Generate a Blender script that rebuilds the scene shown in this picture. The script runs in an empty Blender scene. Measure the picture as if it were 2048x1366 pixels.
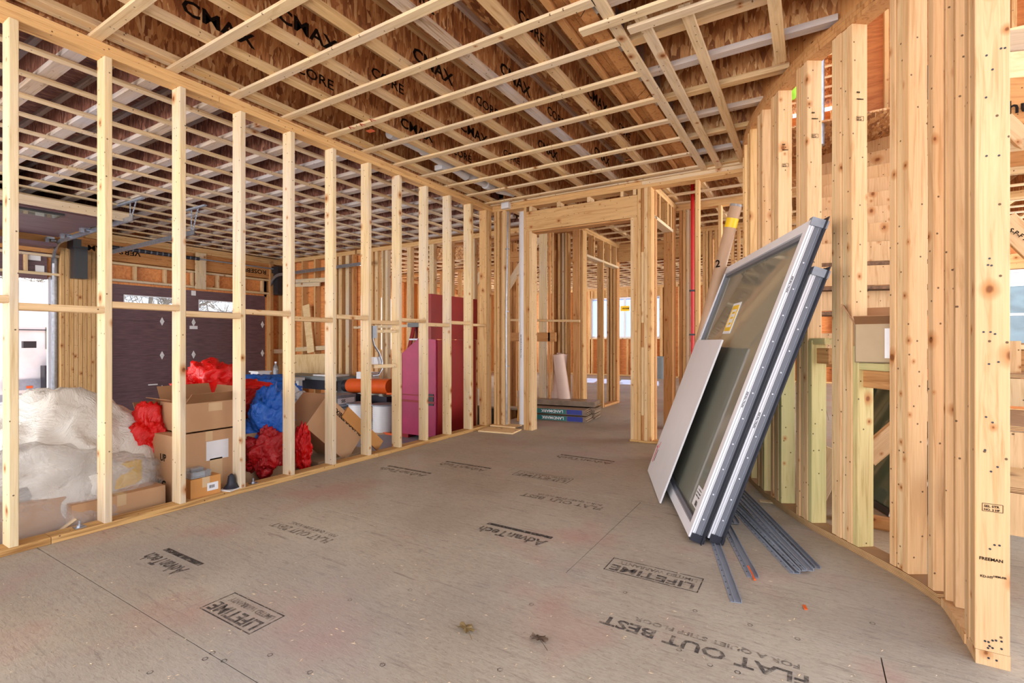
import bpy, math, random
from mathutils import Vector, Matrix, noise as mnoise
R = random.Random(7)
SC = bpy.context.scene
COL = SC.collection
PI = math.pi

# ------------------------------------------------------------ camera, world, light
CAMZ, F, TH = 1.114, 986.0, math.radians(31.26)
CT, ST = math.cos(TH), math.sin(TH)
cd = bpy.data.cameras.new('camera'); cam = bpy.data.objects.new('camera', cd); COL.objects.link(cam)
cam.location = (0, 0, CAMZ); cam.rotation_euler = (PI/2, 0, TH)
cd.sensor_width = 36; cd.lens = 36*F/2048; cd.clip_start = .05; cd.clip_end = 200
SC.camera = cam
W = bpy.data.worlds.new('world'); SC.world = W; W.use_nodes = True
wn = W.node_tree.nodes; wl = W.node_tree.links; wn.clear()
wo = wn.new('ShaderNodeOutputWorld'); wb = wn.new('ShaderNodeBackground')
wg = wn.new('ShaderNodeValToRGB'); wt = wn.new('ShaderNodeTexCoord'); wsx = wn.new('ShaderNodeSeparateXYZ')
wl.new(wt.outputs['Generated'], wsx.inputs[0]); wl.new(wsx.outputs['Z'], wg.inputs[0]); wl.new(wg.outputs[0], wb.inputs[0]); wl.new(wb.outputs[0], wo.inputs[0])
wg.color_ramp.elements[0].position = 0.0; wg.color_ramp.elements[0].color = (.95, .96, 1, 1)
wg.color_ramp.elements[1].position = .8; wg.color_ramp.elements[1].color = (.62, .76, 1, 1)
wb.inputs[1].default_value = 1.9
sd = bpy.data.lights.new('sun', 'SUN'); sun = bpy.data.objects.new('sun', sd); COL.objects.link(sun)
sd.energy = 18; sd.angle = math.radians(.6); sd.color = (1, .95, .87)
sun.rotation_euler = Vector((.20, -.78, -.60)).to_track_quat('-Z', 'Y').to_euler(); sun.location = (0, 20, 10)

def area(name, loc, aim, sx, sy, e, col=(1, .97, .93)):
    l = bpy.data.lights.new(name, 'AREA'); l.shape = 'RECTANGLE'; l.size = sx; l.size_y = sy; l.energy = e; l.color = col
    o = bpy.data.objects.new(name, l); COL.objects.link(o); o.location = loc
    o.rotation_euler = (Vector(aim)-Vector(loc)).to_track_quat('-Z', 'Y').to_euler()
    return o
# fill lamps added out of view, standing in for daylight from outside
area('daylight_fill_front', (-1.6, -5.0, 2.0), (-1.4, 6, 1.4), 8, 3.4, 240)
area('ceiling_fill_front', (-2.5, -4.6, -.2), (-2.2, 2.5, 3.0), 9, 2.0, 230)  # added low lamp aimed up to brighten the ceiling
area('daylight_fill_garage', (-8.0, -4.6, .9), (-7.4, 6, 2.2), 6, 2.6, 260)  # added fill aimed up into the garage
area('daylight_fill_stair', (7.5, 4.5, 2.4), (0, 4.5, 1.8), 6, 4.0, 230)  # added fill from the right for the stair
area('daylight_fill_rear_right', (7.5, 11.5, 1.6), (-2, 11, 1.6), 6, 2.4, 900)  # added fill to brighten the rear rooms
area('daylight_fill_rear_left', (-11.8, 11.5, 1.5), (-2, 11, 1.6), 6, 2.2, 820)  # added fill for the rear rooms from the left
SC.view_settings.view_transform = 'Standard'; SC.view_settings.look = 'None'
SC.view_settings.gamma = 1; SC.view_settings.use_curve_mapping = False
SC.view_settings.exposure = 0.40
SC.cycles.max_bounces = 8; SC.cycles.diffuse_bounces = 5; SC.cycles.transparent_max_bounces = 16
SC.cycles.caustics_reflective = False; SC.cycles.caustics_refractive = False

# ------------------------------------------------------------ helpers
def ray(px, py=683.):
    u = (px-1024)/F; v = (683-py)/F
    return Vector((u*CT-ST, u*ST+CT, v))
def onz(px, py, z=0.):
    d = ray(px, py); t = (z-CAMZ)/d.z
    return Vector((d.x*t, d.y*t, z))
def onY(px, py, Y):
    d = ray(px, py); t = Y/d.y
    return Vector((d.x*t, Y, CAMZ+d.z*t))
def onX(px, py, X):
    d = ray(px, py); t = X/d.x
    return Vector((X, d.y*t, CAMZ+d.z*t))
def V(*a): return Vector(a)
def lin(c):
    c = c/255.
    return c/12.92 if c <= .04045 else ((c+.055)/1.055)**2.4
def rgb(r, g, b): return (lin(r), lin(g), lin(b), 1)

class NT:
    def __init__(s, name):
        s.m = bpy.data.materials.new(name); s.m.use_nodes = True
        s.n = s.m.node_tree.nodes; s.l = s.m.node_tree.links
        s.b = s.n['Principled BSDF']; s.out = s.n['Material Output']
    def N(s, t, **kw):
        x = s.n.new(t)
        for k, v in kw.items():
            if k in ('operation', 'blend_type', 'data_type', 'feature', 'distance', 'noise_dimensions', 'wave_type', 'bands_direction', 'clamp', 'interpolation_type'):
                setattr(x, k, v)
            else:
                x.inputs[k.replace('_', ' ')].default_value = v
        return x
    def L(s, a, b): s.l.new(a, b)
    def math(s, op, a, b=None, clamp=False):
        x = s.n.new('ShaderNodeMath'); x.operation = op; x.use_clamp = clamp
        for i, v in enumerate((a, b)):
            if v is None: continue
            if hasattr(v, 'is_output'): s.L(v, x.inputs[i])
            else: x.inputs[i].default_value = v
        return x.outputs[0]
    def mix(s, f, a, b, mode='MIX'):
        x = s.n.new('ShaderNodeMixRGB'); x.blend_type = mode
        for i, v in zip((0, 1, 2), (f, a, b)):
            if hasattr(v, 'is_output'): s.L(v, x.inputs[i])
            else: x.inputs[i].default_value = v
        return x.outputs[0]
    def coord(s, scale=(1, 1, 1), kind='Object', rnd=True, rot=(0, 0, 0)):
        tc = s.n.new('ShaderNodeTexCoord'); mp = s.n.new('ShaderNodeMapping')
        src = tc.outputs[kind]
        if kind == 'World':
            src = None
        if rnd:
            oi = s.n.new('ShaderNodeObjectInfo'); vm = s.n.new('ShaderNodeVectorMath'); vm.operation = 'ADD'
            cb = s.n.new('ShaderNodeCombineXYZ')
            for i, k in enumerate((37., 91., 53.)):
                s.L(s.math('MULTIPLY', oi.outputs['Random'], k), cb.inputs[i])
            s.L(src, vm.inputs[0]); s.L(cb.outputs[0], vm.inputs[1]); src = vm.outputs[0]
        s.L(src, mp.inputs[0]); mp.inputs['Scale'].default_value = scale; mp.inputs['Rotation'].default_value = rot
        return mp.outputs[0]
    def noise(s, co, sc, det=3, rough=.55, dist=0.):
        x = s.n.new('ShaderNodeTexNoise'); s.L(co, x.inputs['Vector'])
        x.inputs['Scale'].default_value = sc; x.inputs['Detail'].default_value = det
        x.inputs['Roughness'].default_value = rough; x.inputs['Distortion'].default_value = dist
        return x.outputs[0]
    def ramp(s, f, stops):
        x = s.n.new('ShaderNodeValToRGB'); s.L(f, x.inputs[0]); e = x.color_ramp.elements
        while len(e) < len(stops): e.new(.5)
        for i, (p, c) in enumerate(stops):
            e[i].position = p; e[i].color = c if len(c) == 4 else (*c, 1)
        return x.outputs[0]
    def bump(s, h, strength=.3, dist=.01):
        x = s.n.new('ShaderNodeBump'); s.L(h, x.inputs['Height']); x.inputs['Strength'].default_value = strength
        x.inputs['Distance'].default_value = dist; s.L(x.outputs[0], s.b.inputs['Normal'])

BL, WH = (0, 0, 0, 1), (1, 1, 1, 1)
def lumber(name, light, dark, grey=0., knots=1., green=0.):
    light = tuple(a*b for a, b in zip(light[:3], (.90, .86, .80)))+(1,); dark = tuple(a*b for a, b in zip(dark[:3], (.86, .82, .76)))+(1,)
    t = NT(name); co = t.coord((1, 1, .06))
    g = t.noise(co, 34, 4, .6, 1.2)
    col = t.ramp(g, [(.28, dark), (.48, light), (.72, tuple(min(1, x*1.1) for x in light[:3])+(1,))])
    fine = t.noise(t.coord((1, 1, .02)), 190, 2)
    col = t.mix(.35, col, t.ramp(fine, [(.3, (.72, .66, .58, 1)), (.65, WH)]), 'MULTIPLY')
    oi = t.n.new('ShaderNodeObjectInfo')
    col = t.mix(.85, col, t.ramp(oi.outputs['Random'], [(0, (.86, .80, .72, 1)), (.3, (1, .97, .93, 1)), (.6, (.93, .90, .86, 1)), (.8, (1, .93, .82, 1)), (1, (1, 1, 1, 1))]), 'MULTIPLY')
    # broad tone changes along the board
    tone = t.noise(t.coord((1, 1, .5)), 2.2, 2)
    col = t.mix(t.ramp(tone, [(.45, BL), (.75, (.55, .55, .55, 1))]), col, t.mix(1., col, (.93, .84, .70, 1), 'MULTIPLY'))
    if grey:
        gz = t.noise(t.coord((1, 1, .35)), 3.1, 3)
        col = t.mix(t.ramp(gz, [(.42, BL), (.62, (grey, grey, grey, 1))]), col, rgb(190, 184, 186))
    if green:
        gz = t.noise(t.coord((1, 1, .4)), 2.4, 2)
        col = t.mix(t.ramp(gz, [(.35, BL), (.6, (green, green, green, 1))]), col, rgb(186, 184, 130))
    if knots:
        sp = t.n.new('ShaderNodeSeparateXYZ'); t.L(t.coord((1, 1, 1)), sp.inputs[0])
        def flat(zs, sc):
            cb = t.n.new('ShaderNodeCombineXYZ'); t.L(t.math('ADD', sp.outputs[0], sp.outputs[1]), cb.inputs[0]); t.L(t.math('MULTIPLY', sp.outputs[2], zs), cb.inputs[1])
            v = t.n.new('ShaderNodeTexVoronoi'); v.voronoi_dimensions = '2D'; t.L(cb.outputs[0], v.inputs['Vector']); v.inputs['Scale'].default_value = sc
            q = t.n.new('ShaderNodeSeparateColor'); t.L(v.outputs['Color'], q.inputs[0]); return v.outputs['Distance'], q
        dist, q = flat(.8, 6.2)
        wob = t.math('ADD', dist, t.math('MULTIPLY', t.noise(t.coord((1, 1, .6)), 40, 2), .05))
        gate = t.math('GREATER_THAN', q.outputs[0], 1-.62*knots)
        size = t.math('MULTIPLY', wob, t.math('ADD', t.math('MULTIPLY', q.outputs[1], 1.6), .75))
        k = t.math('MULTIPLY', t.ramp(size, [(.06, WH), (.12, (.7, .7, .7, 1)), (.24, BL)]), gate)
        col = t.mix(k, col, rgb(176, 116, 64))
        k2 = t.math('MULTIPLY', t.ramp(size, [(.06, WH), (.10, BL)]), gate)
        col = t.mix(t.math('MULTIPLY', k2, .8), col, rgb(112, 62, 32))
        dist, q = flat(1, 13)
        nh = t.math('MULTIPLY', t.ramp(dist, [(.045, WH), (.065, BL)]), t.math('GREATER_THAN', q.outputs[1], .62))
        col = t.mix(t.math('MULTIPLY', nh, .85), col, rgb(60, 40, 28))
    t.L(col, t.b.inputs['Base Color']); t.b.inputs['Roughness'].default_value = .72
    t.b.inputs['Specular IOR Level'].default_value = .25
    t.bump(fine, .15, .004)
    return t.m

def osb(name, cols, scale=1., rot=(0, 0, 0), kind='Object'):
    t = NT(name)
    col = None
    for i, (a, sx) in enumerate(((.35, (1, .28, 1)), (-.7, (.9, .24, 1)), (1.2, (1, .3, 1)))):
        v = t.n.new('ShaderNodeTexVoronoi'); v.inputs['Scale'].default_value = 42*scale
        co = t.coord(tuple(x for x in sx), rnd=(kind == 'Object'), rot=(rot[0], rot[1], rot[2]+a), kind=kind)
        t.L(co, v.inputs['Vector'])
        s = t.n.new('ShaderNodeSeparateColor'); t.L(v.outputs['Color'], s.inputs[0])
        c = t.ramp(s.outputs[i], [(0, cols[0]), (.3, cols[1]), (.6, cols[2]), (.85, cols[3]), (1, cols[4])])
        if col is None: col = c; h = s.outputs[i]
        else:
            col = t.mix(t.math('GREATER_THAN', t.noise(co, 18*scale, 1), .5), col, c)
    grain = t.noise(t.coord((1, .2, 1), rnd=False, kind=kind, rot=rot), 120*scale, 2)
    col = t.mix(.5, col, t.ramp(grain, [(.3, (.62, .55, .48, 1)), (.6, WH)]), 'MULTIPLY')
    t.L(col, t.b.inputs['Base Color']); t.b.inputs['Roughness'].default_value = .55
    t.bump(h, .2, .004)
    return t.m

def plain(name, col, rough=.5, metal=0., var=.08, sc=6., bump=0., spec=.5, alpha=None):
    t = NT(name); co = t.coord((1, 1, 1))
    n = t.noise(co, sc, 3)
    c = t.mix(1., col, t.ramp(n, [(.3, (1-var*2, 1-var*2, 1-var*2, 1)), (.7, WH)]), 'MULTIPLY')
    t.L(c, t.b.inputs['Base Color']); t.b.inputs['Roughness'].default_value = rough
    t.b.inputs['Metallic'].default_value = metal; t.b.inputs['Specular IOR Level'].default_value = spec
    if bump: t.bump(t.noise(co, sc*4, 3), bump, .01)
    if alpha is not None: t.b.inputs['Alpha'].default_value = alpha
    return t.m

M = {}
M['stud'] = lumber('stud_lumber', rgb(232, 206, 168), rgb(208, 174, 130), knots=.55)
M['pale'] = lumber('pale_lumber', rgb(234, 216, 180), rgb(214, 190, 148), grey=.35, knots=.7)
M['gold'] = lumber('gold_lumber', rgb(226, 190, 140), rgb(200, 156, 104), knots=.5)
M['post'] = lumber('post_lumber', rgb(226, 192, 152), rgb(208, 166, 120), knots=.9)
M['green'] = lumber('treated_lumber', rgb(220, 204, 154), rgb(186, 164, 110), green=.55, knots=.6)
M['strap'] = lumber('strap_lumber', rgb(244, 226, 192), rgb(222, 194, 152), grey=.25, knots=.4)
M['flange'] = lumber('flange_lumber', rgb(232, 202, 154), rgb(206, 166, 112), grey=.2, knots=.25)
M['flange_white'] = lumber('flange_white', rgb(214, 200, 190), rgb(170, 146, 120), grey=.8, knots=.2)
M['brown'] = lumber('brown_lumber', rgb(206, 158, 108), rgb(164, 112, 66), knots=.7)
M['plate'] = lumber('plate_lumber', rgb(214, 176, 120), rgb(160, 118, 72), knots=.3)
M['lvl'] = lumber('veneer_beam', rgb(212, 158, 104), rgb(172, 114, 66), knots=.2)
M['osb'] = osb('oriented_strand_board', [rgb(134, 82, 48), rgb(178, 120, 70), rgb(204, 146, 90), rgb(222, 172, 116), rgb(242, 208, 154)])
M['osb_dark'] = osb('oriented_strand_web', [rgb(130, 78, 46), rgb(172, 112, 66), rgb(196, 136, 84), rgb(214, 160, 106), rgb(236, 198, 144)])
M['osb_red'] = osb('oriented_strand_red', [rgb(96, 56, 46), rgb(126, 78, 62), rgb(146, 94, 74), rgb(164, 110, 88), rgb(192, 140, 112)])

def plywood(name, a, b):
    t = NT(name); co = t.coord((.18, 1, 1))
    g = t.noise(co, 12, 4, .6, 2.)
    c = t.ramp(g, [(.3, a), (.6, b)])
    v = t.n.new('ShaderNodeTexVoronoi'); t.L(t.coord((1, 1, 1)), v.inputs['Vector']); v.inputs['Scale'].default_value = 5
    c = t.mix(t.ramp(v.outputs['Distance'], [(.05, (.8, .8, .8, 1)), (.11, BL)]), c, rgb(110, 62, 30))
    t.L(c, t.b.inputs['Base Color']); t.b.inputs['Roughness'].default_value = .6
    return t.m
M['ply'] = plywood('plywood_orange', rgb(196, 118, 62), rgb(226, 152, 88))
M['ply_pale'] = plywood('plywood_pale', rgb(216, 178, 122), rgb(236, 206, 158))

def floor_mat():
    t = NT('subfloor_sheet')
    tc = t.n.new('ShaderNodeNewGeometry')
    def mp(sc, r=0.):
        m = t.n.new('ShaderNodeMapping'); t.L(tc.outputs['Position'], m.inputs[0]); m.inputs['Scale'].default_value = sc; m.inputs['Rotation'].default_value = (0, 0, r); return m.outputs[0]
    base = t.ramp(t.noise(mp((1, 1, 1)), .9, 5, .6), [(.3, rgb(162, 150, 134)), (.5, rgb(180, 169, 152)), (.7, rgb(194, 185, 168))])
    chips = t.noise(mp((1, 3.2, 1), .2), 26, 5, .7, .8)
    base = t.mix(.75, base, t.ramp(chips, [(.30, (.66, .62, .60, 1)), (.5, (.92, .90, .88, 1)), (.7, (1.0, 1.0, 1.0, 1))]), 'MULTIPLY')
    streak = t.noise(mp((.5, 5, 1), -.12), 9, 6, .75, 1.)
    base = t.mix(t.ramp(streak, [(.55, BL), (.70, (.7, .7, .7, 1))]), base, rgb(116, 102, 94))
    s2 = t.noise(mp((.8, 7, 1), -.1), 34, 5, .7, .6)
    base = t.mix(t.ramp(s2, [(.56, BL), (.70, (.6, .6, .6, 1))]), base, rgb(104, 90, 82))
    red = t.noise(mp((1, 1, 1)), 1.4, 3)
    base = t.mix(t.ramp(red, [(.54, BL), (.72, (.5, .5, .5, 1))]), base, rgb(178, 122, 112))
    grey = t.noise(mp((1, 1, 1)), .55, 2)
    base = t.mix(t.ramp(grey, [(.50, BL), (.7, (.5, .5, .5, 1))]), base, rgb(158, 156, 156))
    dust = t.noise(mp((1, 1, 1)), 140, 2)
    base = t.mix(t.ramp(dust, [(.66, BL), (.74, (.6, .6, .6, 1))]), base, rgb(208, 196, 176))
    dk = t.noise(mp((1, 2, 1)), 60, 2)
    base = t.mix(t.ramp(dk, [(.66, BL), (.76, (.7, .7, .7, 1))]), base, rgb(84, 70, 62))
    t.L(base, t.b.inputs['Base Color']); t.b.inputs['Roughness'].default_value = .62
    t.b.inputs['Specular IOR Level'].default_value = .35
    t.bump(chips, .25, .006)
    return t.m
M['floor'] = floor_mat()
M['flash'] = plain('grey_flashing', rgb(142, 148, 160), .45, var=.06)
M['ink'] = plain('print_ink', rgb(96, 88, 84), .8, var=.3, sc=60, spec=.1)
M['ink_black'] = plain('black_ink', rgb(36, 28, 24), .8, var=.25, sc=40, spec=.1)
M['ink_faint'] = plain('faint_ink', rgb(124, 113, 104), .8, var=.2, sc=50, spec=.1)
for nm, lo, hi in (('ink', .15, .85), ('ink_faint', .1, .7)):
    m_ = M[nm]; nt_ = m_.node_tree; g_ = nt_.nodes.new('ShaderNodeNewGeometry'); n_ = nt_.nodes.new('ShaderNodeTexNoise'); n_.inputs['Scale'].default_value = 30; n_.inputs['Detail'].default_value = 5; n_.inputs['Roughness'].default_value = .7
    r_ = nt_.nodes.new('ShaderNodeValToRGB'); r_.color_ramp.elements[0].position = .38; r_.color_ramp.elements[1].position = .58; r_.color_ramp.elements[0].color = (lo, lo, lo, 1); r_.color_ramp.elements[1].color = (hi, hi, hi, 1)
    nt_.links.new(g_.outputs['Position'], n_.inputs['Vector']); nt_.links.new(n_.outputs[0], r_.inputs[0]); nt_.links.new(r_.outputs[0], nt_.nodes['Principled BSDF'].inputs['Alpha'])
M['concrete'] = plain('concrete', rgb(162, 164, 174), .5, var=.12, sc=3, bump=.1)
M['snow'] = plain('driveway', rgb(196, 188, 186), .8, var=.2, sc=.8, bump=.2)
M['asphalt'] = plain('asphalt', rgb(92, 88, 96), .9, var=.2, sc=4)
M['pvc'] = plain('white_pvc', rgb(222, 224, 230), .35, var=.03)
M['vinyl'] = plain('white_vinyl', rgb(226, 226, 232), .4, var=.02)
M['vinyl_grey'] = plain('grey_vinyl', rgb(112, 114, 124), .5, var=.05)
M['fin'] = plain('black_fin', rgb(34, 36, 48), .45, var=.1)
M['steel'] = plain('galvanised_steel', rgb(186, 192, 204), .32, .85, var=.15, sc=20)
M['steel_dull'] = plain('grey_metal', rgb(150, 156, 168), .5, .15, var=.12, sc=20)
M['panelw'] = plain('white_panel', rgb(216, 214, 218), .5, var=.02)
M['doorbrown'] = None
t = NT('dark_door_skin'); g = t.noise(t.coord((1, .08, 1), rnd=False), 60, 4, .6)
t.L(t.ramp(g, [(.3, rgb(82, 58, 64)), (.7, rgb(116, 86, 92))]), t.b.inputs['Base Color']); t.b.inputs['Roughness'].default_value = .5; t.bump(g, .2, .003)
M['doorbrown'] = t.m
M['card'] = plain('cardboard', rgb(196, 154, 116), .75, var=.06, sc=3, spec=.2)
M['card_dark'] = plain('cardboard_inside', rgb(160, 118, 84), .8, var=.08, sc=4, spec=.2)
M['card_orange'] = plain('cardboard_orange', rgb(206, 146, 84), .7, var=.06, spec=.2)
M['card_grey'] = plain('cardboard_grey', rgb(176, 154, 124), .75, var=.06, spec=.2)
M['tape'] = plain('packing_tape', rgb(212, 180, 140), .25, var=.04)
M['label'] = plain('paper_label', rgb(232, 232, 236), .6, var=.05)
M['yellow'] = plain('yellow_label', rgb(240, 196, 24), .4, var=.03)
M['redp'] = plain('red_plastic', rgb(214, 22, 22), .22, var=.12, sc=3, bump=.15)
M['redd'] = plain('dark_red_plastic', rgb(168, 26, 30), .25, var=.12, sc=3, bump=.15)
M['bluep'] = plain('blue_plastic', rgb(36, 104, 196), .22, var=.15, sc=3, bump=.15)
M['maroon'] = plain('maroon_steel', rgb(150, 24, 26), .35, var=.12, sc=3)
M['magenta'] = plain('magenta_steel', rgb(178, 46, 96), .35, var=.12, sc=4)
M['orange'] = plain('orange_steel', rgb(224, 92, 30), .4, var=.06)
M['black'] = plain('black_plastic', rgb(38, 38, 44), .4, var=.1)
M['white'] = plain('white_plastic', rgb(226, 226, 228), .4, var=.04)
M['greyp'] = plain('grey_plastic', rgb(120, 126, 130), .5, var=.05)
M['redpipe'] = plain('red_pipe', rgb(206, 22, 24), .35, var=.06)
M['kraft'] = plain('kraft_tube', rgb(182, 146, 116), .6, var=.06)
M['rollpaper'] = plain('rolled_paper', rgb(206, 178, 164), .6, var=.05)
M['leaf'] = plain('dry_leaf', rgb(128, 104, 62), .7, var=.2, sc=30)
M['leaf_dark'] = plain('dark_dry_leaf', rgb(96, 74, 58), .7, var=.2, sc=30)
M['shingle'] = plain('shingle_wrap', rgb(150, 126, 104), .4, var=.2, sc=12, bump=.4)
M['bark'] = plain('bark', rgb(140, 132, 118), .9, var=.2, sc=10)
M['teal'] = plain('teal_print', rgb(24, 112, 112), .5, var=.05)
M['navy'] = plain('navy_print', rgb(24, 44, 140), .5, var=.05)
M['lime'] = plain('lime_fabric', rgb(150, 214, 40), .8, var=.1)
M['ladder_yellow'] = plain('yellow_fibreglass', rgb(226, 158, 40), .5, var=.06)

def glass(name, tint, op, rough=.05):
    t = NT(name)
    tr = t.n.new('ShaderNodeBsdfTransparent'); tr.inputs[0].default_value = (*tint[:3], 1)
    gl = t.n.new('ShaderNodeBsdfGlossy'); gl.inputs['Roughness'].default_value = rough
    df = t.n.new('ShaderNodeBsdfDiffuse'); df.inputs[0].default_value = tint
    m1 = t.n.new('ShaderNodeMixShader'); m2 = t.n.new('ShaderNodeMixShader')
    fr = t.n.new('ShaderNodeFresnel'); fr.inputs[0].default_value = 1.5
    m1.inputs[0].default_value = op
    t.L(tr.outputs[0], m1.inputs[1]); t.L(df.outputs[0], m1.inputs[2])
    t.L(fr.outputs[0], m2.inputs[0]); t.L(m1.outputs[0], m2.inputs[1]); t.L(gl.outputs[0], m2.inputs[2])
    t.L(m2.outputs[0], t.out.inputs[0])
    return t.m
M['glass'] = glass('window_glass', rgb(190, 190, 172), .42)
M['glass_green'] = glass('green_window_glass', rgb(120, 150, 134), .35)
M['glass_clear'] = glass('clear_glass', rgb(235, 240, 245), .04)
M['clear'] = glass('clear_plastic', rgb(225, 228, 232), .25, .15)
t = NT('film_glass')
tl = t.n.new('ShaderNodeBsdfTranslucent'); tl.inputs[0].default_value = rgb(176, 190, 220); tr = t.n.new('ShaderNodeBsdfTransparent'); tr.inputs[0].default_value = rgb(176, 190, 218)
mx = t.n.new('ShaderNodeMixShader'); mx.inputs[0].default_value = .35; t.L(tr.outputs[0], mx.inputs[1]); t.L(tl.outputs[0], mx.inputs[2]); t.L(mx.outputs[0], t.out.inputs[0])
M['film'] = t.m

def sheet_plastic(name, col, op, rough=.25, bs=.5, sc=5.):
    t = NT(name); co = t.coord((1, 1, 1), rnd=False)
    wr = t.noise(co, sc, 6, .65, 1.6)
    r2 = t.math('ABSOLUTE', t.math('SUBTRACT', wr, .5))
    t.b.inputs['Base Color'].default_value = col; t.b.inputs['Roughness'].default_value = rough
    bp = t.n.new('ShaderNodeBump'); t.L(r2, bp.inputs['Height']); bp.inputs['Strength'].default_value = bs; bp.inputs['Distance'].default_value = .05
    t.L(bp.outputs[0], t.b.inputs['Normal'])
    a = t.ramp(t.noise(co, 4, 4), [(.35, (op, op, op, 1)), (.75, (min(1, op*1.5),)*3+(1,))])
    t.L(a, t.b.inputs['Alpha'])
    return t.m
M['poly'] = sheet_plastic('white_poly_sheet', rgb(226, 222, 214), 1., .35, .9, 3.5)
M['polyclear'] = sheet_plastic('clear_poly_sheet', rgb(214, 210, 208), .30, .14, .9, 5.)
M['redp'] = sheet_plastic('red_plastic_bag', rgb(220, 20, 18), 1., .2, .8, 4.)
M['redd'] = sheet_plastic('dark_red_plastic_bag', rgb(176, 24, 28), 1., .22, .8, 5.)
M['bluep'] = sheet_plastic('blue_plastic_bag', rgb(30, 100, 200), 1., .2, .8, 4.)
M['whitebag'] = sheet_plastic('white_plastic_bag', rgb(220, 222, 228), .95, .3, .9, 9.)

def wm(o):
    m = o.matrix_basis.copy()
    while o.parent: o = o.parent; m = o.matrix_basis @ m
    return m
def link(o, parent=None, mat=None):
    COL.objects.link(o)
    if mat is None: mat = Matrix.Identity(4)
    if parent:
        o.parent = parent; o.matrix_basis = wm(parent).inverted() @ mat
    else: o.matrix_basis = mat
    return o
def tag(o, label=None, cat=None, group=None, kind=None):
    if label: o['label'] = label
    if cat: o['category'] = cat
    if group: o['group'] = group
    if kind or cat: o['kind'] = kind or 'thing'
    return o
def thing(name, label, cat, loc=(0, 0, 0), group=None):
    o = bpy.data.objects.new(name, None); link(o, None, Matrix.Translation(Vector(loc))); o.empty_display_size = .1
    return tag(o, label, cat, group)
def struct(name, label=None, loc=(0, 0, 0)):
    o = bpy.data.objects.new(name, None); link(o, None, Matrix.Translation(Vector(loc)))
    return tag(o, label or name.replace('_', ' '), None, None, 'structure')

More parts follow.
